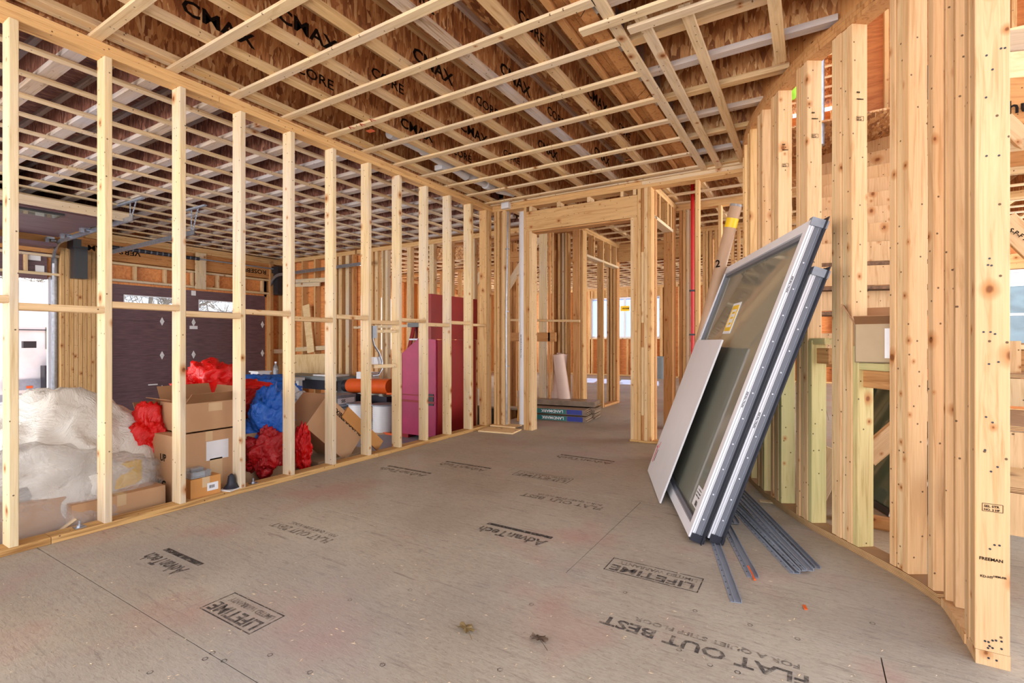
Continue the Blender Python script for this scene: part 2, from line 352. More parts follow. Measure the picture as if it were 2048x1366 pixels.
class MB:
    def __init__(s): s.v = []; s.f = []; s.m = []; s.sm = []
    def add(s, vs, fs, mi=0, smooth=False):
        b = len(s.v); s.v += [Vector(v) for v in vs]; s.f += [tuple(b+i for i in f) for f in fs]; s.m += [mi]*len(fs); s.sm += [smooth]*len(fs)
    def box(s, c, size, rot=None, mi=0, ch=0.):
        c = Vector(c); h = Vector(size)/2; rot = rot or Matrix.Identity(3)
        vs = [c+rot@Vector((x*h.x, y*h.y, z*h.z)) for x in (-1, 1) for y in (-1, 1) for z in (-1, 1)]
        s.add(vs, [(0, 1, 3, 2), (4, 6, 7, 5), (0, 4, 5, 1), (2, 3, 7, 6), (0, 2, 6, 4), (1, 5, 7, 3)], mi)
    def b2(s, a, b, mi=0):
        a = Vector(a); b = Vector(b); s.box((a+b)/2, [abs(x) for x in (b-a)], None, mi)
    def cyl(s, a, b, r, n=12, r2=None, mi=0, caps=True, smooth=True):
        a = Vector(a); b = Vector(b); r2 = r if r2 is None else r2; d = (b-a).normalized()
        u = d.orthogonal().normalized(); w = d.cross(u)
        vs = [a+(u*math.cos(2*PI*i/n)+w*math.sin(2*PI*i/n))*r for i in range(n)]+[b+(u*math.cos(2*PI*i/n)+w*math.sin(2*PI*i/n))*r2 for i in range(n)]
        s.add(vs, [(i, (i+1) % n, n+(i+1) % n, n+i) for i in range(n)], mi, smooth)
        if caps: s.add(vs, [tuple(range(n-1, -1, -1)), tuple(range(n, 2*n))], mi)
    def tube(s, pts, r, n=8, mi=0):
        pts = [Vector(p) for p in pts]
        rings = []
        u = None
        for i, p in enumerate(pts):
            d = (pts[min(i+1, len(pts)-1)]-pts[max(i-1, 0)]).normalized()
            u = d.orthogonal().normalized() if u is None else (u-d*u.dot(d)).normalized()
            w = d.cross(u); rr = r[i] if isinstance(r, (list, tuple)) else r
            rings.append([p+(u*math.cos(2*PI*k/n)+w*math.sin(2*PI*k/n))*rr for k in range(n)])
        vs = [v for q in rings for v in q]
        fs = [(i*n+k, i*n+(k+1) % n, (i+1)*n+(k+1) % n, (i+1)*n+k) for i in range(len(pts)-1) for k in range(n)]
        s.add(vs, fs, mi, True); s.add(vs, [tuple(range(n-1, -1, -1)), tuple(range((len(pts)-1)*n, len(pts)*n))], mi)
    def lathe(s, c, prof, n=20, mi=0):
        c = Vector(c); vs = [c+V(r*math.cos(2*PI*k/n), r*math.sin(2*PI*k/n), z) for r, z in prof for k in range(n)]
        s.add(vs, [(i*n+k, i*n+(k+1) % n, (i+1)*n+(k+1) % n, (i+1)*n+k) for i in range(len(prof)-1) for k in range(n)], mi, True)
        s.add(vs, [tuple(range(n-1, -1, -1)), tuple(range((len(prof)-1)*n, len(prof)*n))], mi)
    def prism(s, poly, d, mi=0):
        poly = [Vector(p) for p in poly]; d = Vector(d); n = len(poly)
        s.add(poly+[p+d for p in poly], [tuple(range(n-1, -1, -1)), tuple(range(n, 2*n))]+[(i, (i+1) % n, n+(i+1) % n, n+i) for i in range(n)], mi)
    def build(s, name, mats, parent=None, origin=None):
        if not isinstance(mats, (list, tuple)): mats = [mats]
        if origin is None:
            if parent is not None: origin = wm(parent).translation
            else:
                xs = [v.x for v in s.v]; ys = [v.y for v in s.v]
                origin = V((min(xs)+max(xs))/2, (min(ys)+max(ys))/2, min(v.z for v in s.v))
        origin = Vector(origin)
        me = bpy.data.meshes.new(name); me.from_pydata([v-origin for v in s.v], [], s.f)
        for m in mats: me.materials.append(m)
        me.polygons.foreach_set('material_index', s.m); me.polygons.foreach_set('use_smooth', s.sm)
        import bmesh
        bm = bmesh.new(); bm.from_mesh(me); bmesh.ops.recalc_face_normals(bm, faces=bm.faces); bm.to_mesh(me); bm.free()
        o = bpy.data.objects.new(name, me)
        return link(o, parent, Matrix.Translation(origin))

_bc = {}
def bmesh_board(L, w, t, mat, ch=.003):
    k = (round(L, 3), round(w, 4), round(t, 4), mat.name)
    if k in _bc: return _bc[k]
    a, b = w/2, t/2; pr = [(a-ch, -b), (a, -b+ch), (a, b-ch), (a-ch, b), (-a+ch, b), (-a, b-ch), (-a, -b+ch), (-a+ch, -b)]
    vs = [(x, y, z) for z in (-L/2, L/2) for x, y in pr]
    fs = [(i, (i+1) % 8, 8+(i+1) % 8, 8+i) for i in range(8)]+[tuple(range(7, -1, -1)), tuple(range(8, 16))]
    me = bpy.data.meshes.new('board'); me.from_pydata(vs, [], fs); me.materials.append(mat); _bc[k] = me
    return me
def board(a, b, w, t, parent=None, name='stud', mat='stud', side=(1, 0, 0)):
    """a board from a to b: w measured along side, t across it"""
    a = Vector(a); b = Vector(b); z = (b-a); L = z.length; z.normalize()
    x = Vector(side); x = (x-z*x.dot(z)).normalized(); y = z.cross(x)
    m = Matrix((x, y, z)).transposed().to_4x4(); m.translation = (a+b)/2
    o = bpy.data.objects.new(name, bmesh_board(L, w, t, M[mat] if isinstance(mat, str) else mat))
    return link(o, parent, m)

def text(s, size, mat, parent, loc, ex, ey, name='lettering', align='LEFT', sx=1., ext=.0006, bold=.02):
    """flat lettering: ex reading direction, ey up direction"""
    cu = bpy.data.curves.new('t', 'FONT'); cu.body = s; cu.size = size; cu.align_x = align; cu.extrude = ext; cu.resolution_u = 2; cu.offset = size*bold
    o = bpy.data.objects.new('t', cu); COL.objects.link(o)
    dg = bpy.context.evaluated_depsgraph_get(); me = bpy.data.meshes.new_from_object(o.evaluated_get(dg))
    bpy.data.objects.remove(o)
    me.materials.clear(); me.materials.append(mat)
    ex = Vector(ex).normalized(); ey = Vector(ey); ey = (ey-ex*ey.dot(ex)).normalized(); ez = ex.cross(ey)
    m = Matrix((ex*sx, ey, ez)).transposed().to_4x4(); m.translation = Vector(loc)
    q = bpy.data.objects.new(name, me)
    return link(q, parent, m)

Z0, Z1, Z2, Z3, ZD = .038, 2.804, 2.88, 2.899, 3.20   # plate top, stud top, double plate top, joist underside, deck underside
S = .4064

# ------------------------------------------------------------ floors and ground
XW = -3.57
fl = struct('floor', 'dusty brown tongue and groove subfloor with printed lettering')
k = -3
while True:
    y0 = .945+1.22*k; y1 = y0+1.22
    if y0 > 15.6: break
    xa, xb = ((-10.0 if y0 > 6.5 else XW-.10), 3.6)
    x = -2.23+(1.22 if k % 2 else 0)-2.44*5
    while x < xb:
        a, b = max(x, xa), min(x+2.44, xb)
        if b-a > .05:
            mb = MB(); mb.b2((a+.002, y0+.002, -.03), (b-.002, min(y1, 15.75)-.002, 0)); mb.build('panel', M['floor'], fl)
        x += 2.44
    k += 1
mb = MB(); mb.b2((XW-.10, -2.7, -.34), (3.6, 15.75, -.031)); mb.build('joist_layer', M['lvl'], fl)
fg = struct('floor_garage', 'grey concrete garage floor')
mb = MB(); mb.b2((-10.05, -3.2, -.5), (XW-.12, 6.72, -.35)); mb.build('slab', M['concrete'], fg)
mb = MB(); mb.b2((-3.69, -3, -.5), (-3.67, 6.7, -.04)); mb.build('curb', M['concrete'], fg)
gr = struct('ground', 'bright snowy driveway outside')
mb = MB(); mb.b2((-40, -30, -.62), (30, 45, -.52)); mb.build('driveway', M['snow'], gr)
mb = MB(); mb.b2((-11.6, -3, -.53), (-10.05, 7, -.40)); mb.build('apron', M['asphalt'], gr)

# floor printing: sheets were laid so the print reads from the far side
def fprint(px0, py0, px1, s, h, mat='ink', sx=1., wid=None, dy=0, par=fl, bold=False):
    a = onz(px0, py0, .0008)
    o = text(s, h, M[mat], par, a, (-1, 0, 0), (0, -1, 0))
    o.matrix_basis = o.matrix_basis
    if wid:
        w = o.dimensions.x if o.dimensions.x > 0 else max(v.co.x for v in o.data.vertices)
        w = max(v.co.x for v in o.data.vertices)-min(v.co.x for v in o.data.vertices)
        f = wid/w
        o.matrix_basis = o.matrix_basis @ Matrix.Diagonal((f, 1, 1, 1))
    return a
def rect(a, w, h, t=.004, mat='ink', par=fl):
    """print frame from its first corner a, reading along -X, up along -Y"""
    mb = MB(); z = .0003; x, y = a.x, a.y
    mb.b2((x, y-t, z), (x-w, y, z+.0006)); mb.b2((x, y-h, z), (x-w, y-h+t, z+.0006))
    mb.b2((x, y-h, z), (x-t, y, z+.0006)); mb.b2((x-w+t, y-h, z), (x-w, y, z+.0006)); mb.build('print_frame', M[mat], par)
def flat_out(x, y, w, mat='ink'):
    o = text('FLAT OUT BEST', .085, M[mat], fl, (x, y, .0004), (-1, 0, 0), (0, -1, 0))
    ww = max(v.co.x for v in o.data.vertices); o.matrix_basis = o.matrix_basis @ Matrix.Diagonal((w/ww, 1, 1, 1))
    o = text('FOR A QUIET STIFF FLOOR', .038, M['ink_faint'], fl, (x-.03, y+.055, .0004), (-1, 0, 0), (0, -1, 0))
    ww = max(v.co.x for v in o.data.vertices); o.matrix_basis = o.matrix_basis @ Matrix.Diagonal((w*.8/ww, 1, 1, 1))
def lifetime(x, y, w, mat='ink'):
    o = text('LIFETIME', .085, M[mat], fl, (x-.02, y-.075, .0004), (-1, 0, 0), (0, -1, 0))
    ww = max(v.co.x for v in o.data.vertices); o.matrix_basis = o.matrix_basis @ Matrix.Diagonal(((w-.04)/ww, 1, 1, 1))
    o = text('LIMITED WARRANTY', .04, M['ink_faint'], fl, (x-.02, y-.025, .0004), (-1, 0, 0), (0, -1, 0))
    ww = max(v.co.x for v in o.data.vertices); o.matrix_basis = o.matrix_basis @ Matrix.Diagonal(((w-.06)/ww, 1, 1, 1))
    rect(V(x, y, 0), w, .15, .005, mat)
def advantech(x, y, w, mat='ink'):
    o = text('AdvanTech', .11, M[mat], fl, (x, y-.04, .0004), (-1, 0, 0), (0, -1, 0))
    ww = max(v.co.x for v in o.data.vertices); o.matrix_basis = o.matrix_basis @ Matrix.Diagonal((w/ww, 1, 1, 1))
    mb = MB(); mb.b2((x, y+.0, .0003), (x-w, y+.03, .0009)); mb.build('print_bar', M[mat], fl)
p = onz(1622, 1356); flat_out(p.x, p.y, .72, 'ink')
p = onz(668, 1080); flat_out(p.x, p.y, .52, 'ink_faint')
p = onz(1208, 1016); flat_out(p.x, p.y, .62, 'ink_faint')
p = onz(1408, 1158); lifetime(p.x, p.y+.0, .44)
p = onz(570, 1232); lifetime(p.x+.0, p.y, .36)
p = onz(1148, 958); lifetime(p.x, p.y, .5, 'ink_faint')
p = onz(1102, 1078); advantech(p.x, p.y, .44)
p = onz(396, 1132); advantech(p.x, p.y, .36)
p = onz(1228, 924); advantech(p.x, p.y, .55, 'ink_faint')
p = onz(980, 938); advantech(p.x, p.y, .5, 'ink_faint')
p = onz(860, 948); advantech(p.x, p.y, .5, 'ink_faint')
mb = MB()
for px, py in ((700, 1200), (765, 1330), (1063, 1209), (1358, 1300), (1420, 1330), (1475, 1345), (540, 1310), (620, 1345), (425, 1306), (1745, 1247), (410, 1318), (1250, 1185), (448, 1322), (1390, 1222), (1500, 1250), (1595, 1278), (300, 1345), (820, 1180), (1000, 1340)):
    c = onz(px, py); s = .011
    for i in range(6):
        a0, a1 = PI/3*i, PI/3*(i+1)
        p0, p1 = c+V(math.cos(a0), math.sin(a0), 0)*s, c+V(math.cos(a1), math.sin(a1), 0)*s
        q0, q1 = c+V(math.cos(a0), math.sin(a0), 0)*s*.65, c+V(math.cos(a1), math.sin(a1), 0)*s*.65
        mb.add([(*p.xy, .0008) for p in (p0, p1, q1, q0)], [(0, 1, 2, 3)])
mb.build('nail_marks', M['ink'], fl)['kind'] = 'stuff'
# loose chips swept along the floor
mb = MB()
for i in range(420):
    c = onz(R.uniform(-50, 2000), R.choice((R.uniform(900, 1366), R.uniform(1100, 1366))), 0)
    if c.x < XW+.08 or c.x > .25+.35*(c.y < 2.4) or c.y > 5: continue
    a = R.uniform(0, PI); s = R.uniform(.0012, .0035); d = V(math.cos(a), math.sin(a), 0); e = V(-d.y, d.x, 0)
    L = s*R.uniform(1, 4)
    mb.add([c+d*L+V(0, 0, .001), c+e*s*.7+V(0, 0, .002), c-d*L+V(0, 0, .001), c-e*s*.6+V(0, 0, .001)], [(0, 1, 2, 3)])
w = mb.build('wood_chips', M['strap']); w['label'] = 'scattered pale wood chips and sawdust on the subfloor'; w['category'] = 'sawdust'; w['kind'] = 'stuff'

# ------------------------------------------------------------ left stud wall
wl_ = struct('wall_left', 'open stud partition between the room and the garage', (XW, 0, 0))
D4 = .108
for n in range(-7, 11):
    y = .835+S*n
    if n >= 11: break
    board((XW-D4/2, y+.019, Z0), (XW-D4/2, y+.019, Z1), D4, .038, wl_, 'stud', 'pale')
    # flat blocking at mid height, stepped up and down
    zb = 1.30+(.035 if n % 2 else 0)
    if n < 10: board((XW-.045, y+.038, zb), (XW-.045, y+S, zb), .089, .038, wl_, 'blocking', 'stud', (1, 0, 0))
board((XW-D4/2, 4.94, Z0), (XW-D4/2, 4.94, Z1), D4, .038, wl_, 'stud', 'gold')
board((XW-.05, 4.93, 1.32), (XW-.05, 5.36, 1.32), .089, .03, wl_, 'blocking', 'stud')
for i, (y, m) in enumerate(((5.26, 'gold'), (5.30, 'stud'), (5.345, 'gold'))):
    board((XW-D4/2, y, Z0), (XW-D4/2, y, Z1), D4, .038, wl_, 'stud', m)
for y0, y1 in ((-2.6, 1.0), (1.003, 3.4), (3.403, 5.39)):
    board((XW-D4/2, y0, .019), (XW-D4/2, y1, .019), D4, .038, wl_, 'bottom_plate', 'plate')
for y0, y1 in ((-2.6, 1.9), (1.903, 5.39)):
    board((XW-D4/2, y0, Z1+.019), (XW-D4/2, y1, Z1+.019), D4, .038, wl_, 'top_plate', 'gold')
for y0, y1 in ((-2.6, .72), (.723, 3.1), (3.103, 5.39)):
    board((XW-D4/2, y0, Z1+.057), (XW-D4/2, y1, Z1+.057), D4, .038, wl_, 'top_plate', 'gold')
# anchor bolts
for px, py in ((143, 1047), (500, 965)):
    c = onz(px, py, .038); c.x = XW-.05
    mb = MB(); mb.box(c+V(0, 0, .003), (.05, .05, .005)); mb.cyl(c+V(0, 0, .004), c+V(0, 0, .016), .014, 6, smooth=False); mb.cyl(c+V(0, 0, .016), c+V(0, 0, .04), .007, 8)
    mb.build('anchor_bolt', M['steel'], wl_)

# ------------------------------------------------------------ ceiling
ce = struct('ceiling', 'open joist ceiling with strapping and board subfloor above', (0, 0, Z3))
def deck(x0, x1, y0, y1, mat='osb', par=ce):
    x = x0
    j = 0
    while x < x1-.01:
        xb = min(x+1.22, x1); y = y0-(1.22 if j % 2 else 0)
        while y < y1-.01:
            a, b = max(y, y0), min(y+2.44, y1)
            mb = MB(); mb.b2((x+.001, a+.001, ZD), (xb-.001, b-.001, ZD+.018)); mb.build('deck_panel', M[mat], par)
            y += 2.44
        x = xb; j += 1
def ijoist(p, axis, a0, a1, fm='flange', wmat='osb_dark', fw=.064, par=ce, name='joist'):
    """I-joist: two flanges and a thin web, one mesh"""
    mb = MB(); h0, h1 = Z3, ZD
    def bx(lo, hi, z0, z1, mi):
        if axis == 'Y': mb.b2((p+lo, a0, z0), (p+hi, a1, z1), mi)
        else: mb.b2((a0, p+lo, z0), (a1, p+hi, z1), mi)
    bx(-fw/2, fw/2, h0, h0+.036, 0); bx(-fw/2, fw/2, h1-.036, h1-.0005, 0); bx(-.006, .006, h0+.036, h1-.036, 1)
    return mb.build(name, [M[fm], M[wmat]], par, origin=(p, (a0+a1)/2, h0) if axis == 'Y' else ((a0+a1)/2, p, h0))
# lumber texture runs along local Z, so joists get flange boards of their own
def joist(p, axis, a0, a1, fm='flange', wmat='osb_dark', fw=.064, par=ce):
    L = a1-a0; c = (a0+a1)/2
    mb = MB(); mb.b2((-.006, -.133, -L/2), (.006, .133, L/2), 1)
    k = ('J', round(L, 3), fm, wmat, fw)
    if k not in _bc:
        mb = MB()
        mb.b2((-fw/2, -.151, -L/2), (fw/2, -.115, L/2), 0); mb.b2((-fw/2, .115, -L/2), (fw/2, .150, L/2), 0)
        mb.b2((-.006, -.115, -L/2), (.006, .115, L/2), 1)
        me = bpy.data.meshes.new('joist'); me.from_pydata(mb.v, [], mb.f); me.materials.append(M[fm]); me.materials.append(M[wmat])
        me.polygons.foreach_set('material_index', mb.m); _bc[k] = me
    z = V(0, 1, 0) if axis == 'Y' else V(1, 0, 0); y = V(0, 0, 1); x = y.cross(z)
    m = Matrix((x, y, z)).transposed().to_4x4()
    m.translation = V(p, c, Z3+.151) if axis == 'Y' else V(c, p, Z3+.151)
    o = bpy.data.objects.new('joist', _bc[k]); return link(o, par, m)
YB = 5.39
deck(-3.72, -.60, -2.4, YB+.14)
for i, x in enumerate((-3.07, -2.665, -2.265, -1.865, -1.465)):
    joist(x, 'Y', -2.4, YB+.10, 'flange_white' if i == 3 else 'flange')
board((-3.49, -2.4, Z3+.02), (-3.49, YB, Z3+.02), .06, .04, ce, 'rim_board', 'flange', (1, 0, 0))
board((-3.545, -2.4, Z3+.012), (-3.545, YB, Z3+.012), .04, .022, ce, 'rim_board', 'pale', (1, 0, 0))
board((-3.62, -2.4, Z3+.15), (-3.62, YB, Z3+.15), .03, .30, ce, 'rim_board', 'osb_dark', (1, 0, 0))
# double veneer beam carrying the cross joists
for x in (-1.155, -1.11):
    mb = MB(); mb.b2((x-.0215, -2.4, 2.93), (x+.0215, YB, ZD-.001)); mb.build('beam', M['lvl'], ce)
mb = MB(); mb.b2((-1.085, -2.4, Z3), (-1.0, YB, ZD-.001)); mb.build('beam', M['lvl'], ce)
board((-1.20, -2.4, Z3+.02), (-1.20, YB, Z3+.02), .04, .036, ce, 'nailer', 'brown')
# straps of the main bay (along X)
for kk in range(-8, 10):
    y = 1.573+S*kk+.032
    xr = -.93 if kk != 2 else -.93
    if y < 2.6 or y > 2.75: pass
    board((XW-.045, y, Z3-.0096), (xr-.03+R.uniform(-.01, .01), y, Z3-.0096), .064, .019, ce, 'strap', 'strap', (0, 1, 0))
board((XW-.02, YB+.0, Z3-.0096), (-.56, YB+.0, Z3-.0096), .07, .019, ce, 'strap', 'strap', (0, 1, 0))
# straps along Y on the cross joists
for x, a, b in ((-.945, -.4, 5.37), (-.80, 2.62, 5.36), (-.575, 2.70, 5.34), (-.165, 2.0, 3.55)):
    board((x, a, Z3-.0096), (x, b, Z3-.0096), .064, .019, ce, 'strap', 'strap', (1, 0, 0))
board((-1.12, 2.60, Z3-.029), (.3, 2.60, Z3-.029), .064, .019, ce, 'strap', 'strap', (0, 1, 0))
board((-.88, 2.72, Z3-.029), (.22, 2.72, Z3-.029), .064, .019, ce, 'strap', 'strap', (0, 1, 0))

# curved wall line (room face)
CP = [(1.9, .487), (2.45, .487), (2.69, .475), (2.756, .455), (2.90, .385), (3.178, .185), (3.455, -.02), (3.77, -.19), (4.016, -.305), (4.34, -.416), (4.7, -.50), (5.1, -.55), (5.5, -.565)]
def cx(y):
    for i in range(len(CP)-1):
        if CP[i][0] <= y <= CP[i+1][0]:
            p0, p1, p2, p3 = CP[max(i-1, 0)], CP[i], CP[i+1], CP[min(i+2, len(CP)-1)]
            t = (y-p1[0])/(p2[0]-p1[0]); h = p2[0]-p1[0]
            m1 = (p2[1]-p0[1])/(p2[0]-p0[0])*h; m2 = (p3[1]-p1[1])/(p3[0]-p1[0])*h
            return (2*t**3-3*t*t+1)*p1[1]+(t**3-2*t*t+t)*m1+(3*t*t-2*t**3)*p2[1]+(t**3-t*t)*m2
    return CP[-1][1]
def tang(y):
    return V(cx(y+.03)-cx(y-.03), .06, 0).normalized()
# deck edge follows the stair opening
ys_ = [-2.4, 0, 1.2, 2.45]+[2.6+.2*i for i in range(15)]
mb = MB(); mb.prism([(-.599, -2.4, ZD), (-.599, 5.53, ZD)]+[((.56 if y < 2.5 else cx(y)+.07), y, ZD) for y in ([5.53]+[q for q in reversed(ys_) if q < 5.5])], (0, 0, .018)); mb.build('deck_panel', M['osb'], ce)
# cross joists end on the curved header
for kk in range(-7, 7):
    y = 2.90+S*kk
    xe = cx(y)+.04 if y > 2.0 else .52
    joist(y, 'X', -.998, xe, 'flange_white' if kk % 2 else 'flange', 'osb')
    if y > 2.4:
        mb = MB()
        mb.b2((-.999, y-.034, Z3-.004), (-.93, y+.034, Z3-.001)); mb.b2((-.999, y-.036, Z3-.004), (-.955, y-.033, Z3+.20)); mb.b2((-.999, y+.033, Z3-.004), (-.955, y+.036, Z3+.20))
        mb.b2((-.9995, y-.06, Z3), (-.9975, y+.06, Z3+.22))
        mb.build('joist_hanger', M['steel'], ce)
# garage bay: joists along X, straps along Y
deck(-10.05, -3.72, -3.2, 6.72, 'osb_red')
for kk in range(-10, 14):
    y = 1.215+S*kk
    joist(y, 'X', -10.0, -3.66, 'flange_white', 'osb_red', .089)
for kk in range(15):
    x = -4.05-S*kk
    board((x, -3.2, Z3-.0096), (x, 6.60, Z3-.0096), .064, .019, ce, 'strap', 'strap', (1, 0, 0))
# rear rooms
deck(-10.0, 3.6, YB+.15, 15.75)
for kk in range(0, 33):
    x = -9.6+S*kk
    joist(x, 'Y', (6.80 if x < -3.7 else 5.56) if not (-.6 < x < 3) else 7.6, 15.6)
for kk in range(0, 25):
    y = 5.72+S*kk
    x0 = -9.95 if y > 6.9 else -3.6
    x1 = 3.5 if y > 7.6 else -.55
    board((x0, y, Z3-.0096), (x1, y, Z3-.0096), .064, .019, ce, 'strap', 'strap', (0, 1, 0))
for a, b in (((-10.03, -3.2), (-10.03, 15.7)), ((-10.0, 15.74), (3.6, 15.74)), ((-10.0, 6.80), (-3.7, 6.80))):
    board((a[0], a[1], Z3+.15), (b[0], b[1], Z3+.15), .30, .03, ce, 'rim_board', 'lvl', (0, 0, 1))
# printed board marks seen between the joists
for bj, y0 in ((-3.07, 1.42), (-2.665, 1.74), (-2.265, 2.45), (-1.865, 2.9), (-1.465, 1.75)):
    for k in range(-2, 3):
        for s_, dy in (('CMAX', 0), ('CORE', .72)):
            y = y0+dy+1.75*k
            if -1.5 < y < 4.9: text(s_, .12 if s_ == 'CMAX' else .10, M['ink_black'], ce, (bj+.0066, y, 2.995), (0, 1, 0), (0, 0, 1), sx=1.25, bold=.022 if s_ == 'CMAX' else .01)
# orange and red spray marks
for px, py, a, b in ((741, 262, .07, .05),):
    p = onz(px, py, Z3-.002); mb = MB(); mb.box(p, (a, b, .001)); mb.build('paint_mark', M['orange'], ce)
for (px, py, w_, a) in ((775, 270, .20, .3), (800, 285, .18, -.4), (790, 280, .2, .9), (812, 292, .16, .1), (1300, 265, .12, .5), (1345, 310, .1, .2)):
    p = onz(px, py, ZD-.002); mb = MB(); mb.box(p, (w_, .02, .001), Matrix.Rotation(a, 3, 'Z')); mb.box(p+V(.02, .03, 0), (w_*.7, .015, .001), Matrix.Rotation(-a, 3, 'Z')); mb.build('paint_mark', M['redpipe'], ce)
for px, py in ((700, 256), (722, 250), (742, 241)):
    p = onz(px, py, Z2-.002); mb = MB(); mb.box(p, (.008, .05, .001), Matrix.Rotation(.5, 3, 'Z')); mb.box(p+V(.02, 0, 0), (.008, .05, .001), Matrix.Rotation(-.4, 3, 'Z')); mb.build('paint_mark', M['redpipe'], ce)

# ------------------------------------------------------------ back wall with the header
D6 = .14
bw = struct('wall_back', 'framed cross wall with a wide header over the doorway', (-2.3, YB, 0))
def st(x, y, z0=Z0, z1=Z1, par=bw, m='stud', d=D6, w=.038, name='stud', axis='X'):
    """stud in a wall running along X (narrow edge faces -Y) or along Y"""
    if axis == 'X': return board((x, y+d/2, z0), (x, y+d/2, z1), w, d, par, name, m, (1, 0, 0))
    return board((x+d/2, y, z0), (x+d/2, y, z1), d, w, par, name, m, (1, 0, 0))
for x, m in ((-3.53, 'gold'), (-3.485, 'gold'), (-3.40, 'stud')): st(x, YB, 0, Z1, m=m)
st(-3.455, YB+.05, 0, Z1, m='stud', d=.089)
st(-3.082, YB, 0, Z1, m='gold'); st(-3.042, YB, 0, 2.495, m='gold'); st(-3.003, YB, 0, 2.495, m='stud')
for z0, z1 in ((2.745-.252, 2.745),):
    for i, yy in enumerate((YB, YB+.05)):
        b = board((-3.062, yy+.019, (z0+z1)/2), (-1.648, yy+.019, (z0+z1)/2), .245, .038, bw, 'header', 'gold', (0, 0, 1))
mb = MB(); mb.b2((-3.062, YB-.002, 2.617), (-1.648, YB+.0, 2.6185)); mb.build('seam', M['brown'], bw)
board((-2.98, YB+.07, 2.483), (-1.69, YB+.07, 2.483), .135, .02, bw, 'header_plate', 'brown', (0, 1, 0))
for x in (-3.003, -2.62, -2.227, -1.824, -1.68): st(x, YB, 2.745, Z1, name='cripple')
st(-1.706, YB, 0, 2.495, m='stud'); st(-1.668, YB, 0, 2.495, m='gold'); st(-1.628, YB, 0, Z1, m='gold')
st(-1.590, YB+.02, 0, Z1, m='brown', d=.08); st(-1.590, YB-.0, .30, 1.05, m='stud', d=.02, w=.03); st(-1.590, YB, 1.32, 2.1, m='stud', d=.02, w=.03)
st(-1.553, YB, 0, Z1, m='stud'); st(-1.514, YB, 0, Z1, m='gold')
board((-1.47, YB+.005, 0), (-1.47, YB+.005, Z1), .001+.04, .0, bw, 'stud', 'gold') if False else None
board((XW-.1, YB+.07, Z1+.019), (-.5, YB+.07, Z1+.019), D6, .038, bw, 'top_plate', 'gold', (0, 1, 0))
board((XW-.1, YB+.07, Z1+.057), (-1.6, YB+.07, Z1+.057), D6, .038, bw, 'top_plate', 'gold', (0, 1, 0))
board((-1.598, YB+.07, Z1+.057), (-.5, YB+.07, Z1+.057), D6, .038, bw, 'top_plate', 'strap', (0, 1, 0))
st(-1.02, YB+.02, 0, Z1, m='gold', d=.089)
board((-1.73, YB+.07, .012), (-1.40, YB+.07, .012), .16, .024, bw, 'bottom_plate', 'plate', (0, 1, 0))
# side wall of the passage, running back from the post
ps = struct('wall_passage', 'short framed wall with a doorway beside the passage', (-1.485, 5.6, 0))
for y in (5.56, 5.60): st(-1.60, y, 0, Z1, par=ps, axis='Y', m='brown', d=.11)
for y, z1 in ((6.36, 2.49), (6.40, Z1), (6.44, Z1), (6.50, Z1)): st(-1.60, y, 0, z1, par=ps, axis='Y', m='brown', d=.11)
board((-1.545, 5.53, 2.51), (-1.545, 6.40, 2.51), .11, .038, ps, 'header_plate', 'pale', (1, 0, 0))
for y in (5.75, 6.12, 6.3): st(-1.60, y, 2.53, Z1, par=ps, axis='Y', m='gold', d=.11, name='cripple')
board((-1.545, 5.53, Z1+.019), (-1.545, 6.55, Z1+.019), .11, .038, ps, 'top_plate', 'gold', (1, 0, 0))
board((-1.545, 5.53, Z1+.057), (-1.545, 6.55, Z1+.057), .11, .038, ps, 'top_plate', 'gold', (1, 0, 0))
# second cross wall right of the passage
w2 = struct('wall_rear_closet', 'second framed cross wall beyond the passage', (-1, 6.56, 0))
for px, z1, m in ((1362, Z1, 'brown'), (1369, Z1, 'gold'), (1376, Z1, 'pale'), (1392, Z1, 'brown'), (1440, Z1, 'gold')):
    x = onY(px, 683, 6.58).x; st(x, 6.56, 0, Z1, par=w2, m=m, d=.11)
board((-1.6, 6.62, Z1+.019), (.9, 6.62, Z1+.019), .11, .038, w2, 'top_plate', 'gold', (0, 1, 0))
board((-1.6, 6.62, Z1+.057), (.9, 6.62, Z1+.057), .11, .038, w2, 'top_plate', 'gold', (0, 1, 0))
board((-1.6, 6.62, Z1+.086), (.9, 6.62, Z1+.086), .14, .02, w2, 'top_plate', 'strap', (0, 1, 0))
w3 = struct('wall_rear_bedroom', 'third framed cross wall farther back', (-1, 8, 0))
for px in (1408, 1414, 1421, 1432, 1447, 1465, 1477, 1500, 1520):
    x = onY(px, 683, 8.02).x; st(x, 8.0, 0, Z1, par=w3, m='gold', d=.11)
board((-1.75, 8.05, Z1+.019), (2.5, 8.05, Z1+.019), .11, .038, w3, 'top_plate', 'gold', (0, 1, 0))
board((-1.75, 8.05, Z1+.057), (2.5, 8.05, Z1+.057), .11, .038, w3, 'top_plate', 'gold', (0, 1, 0))
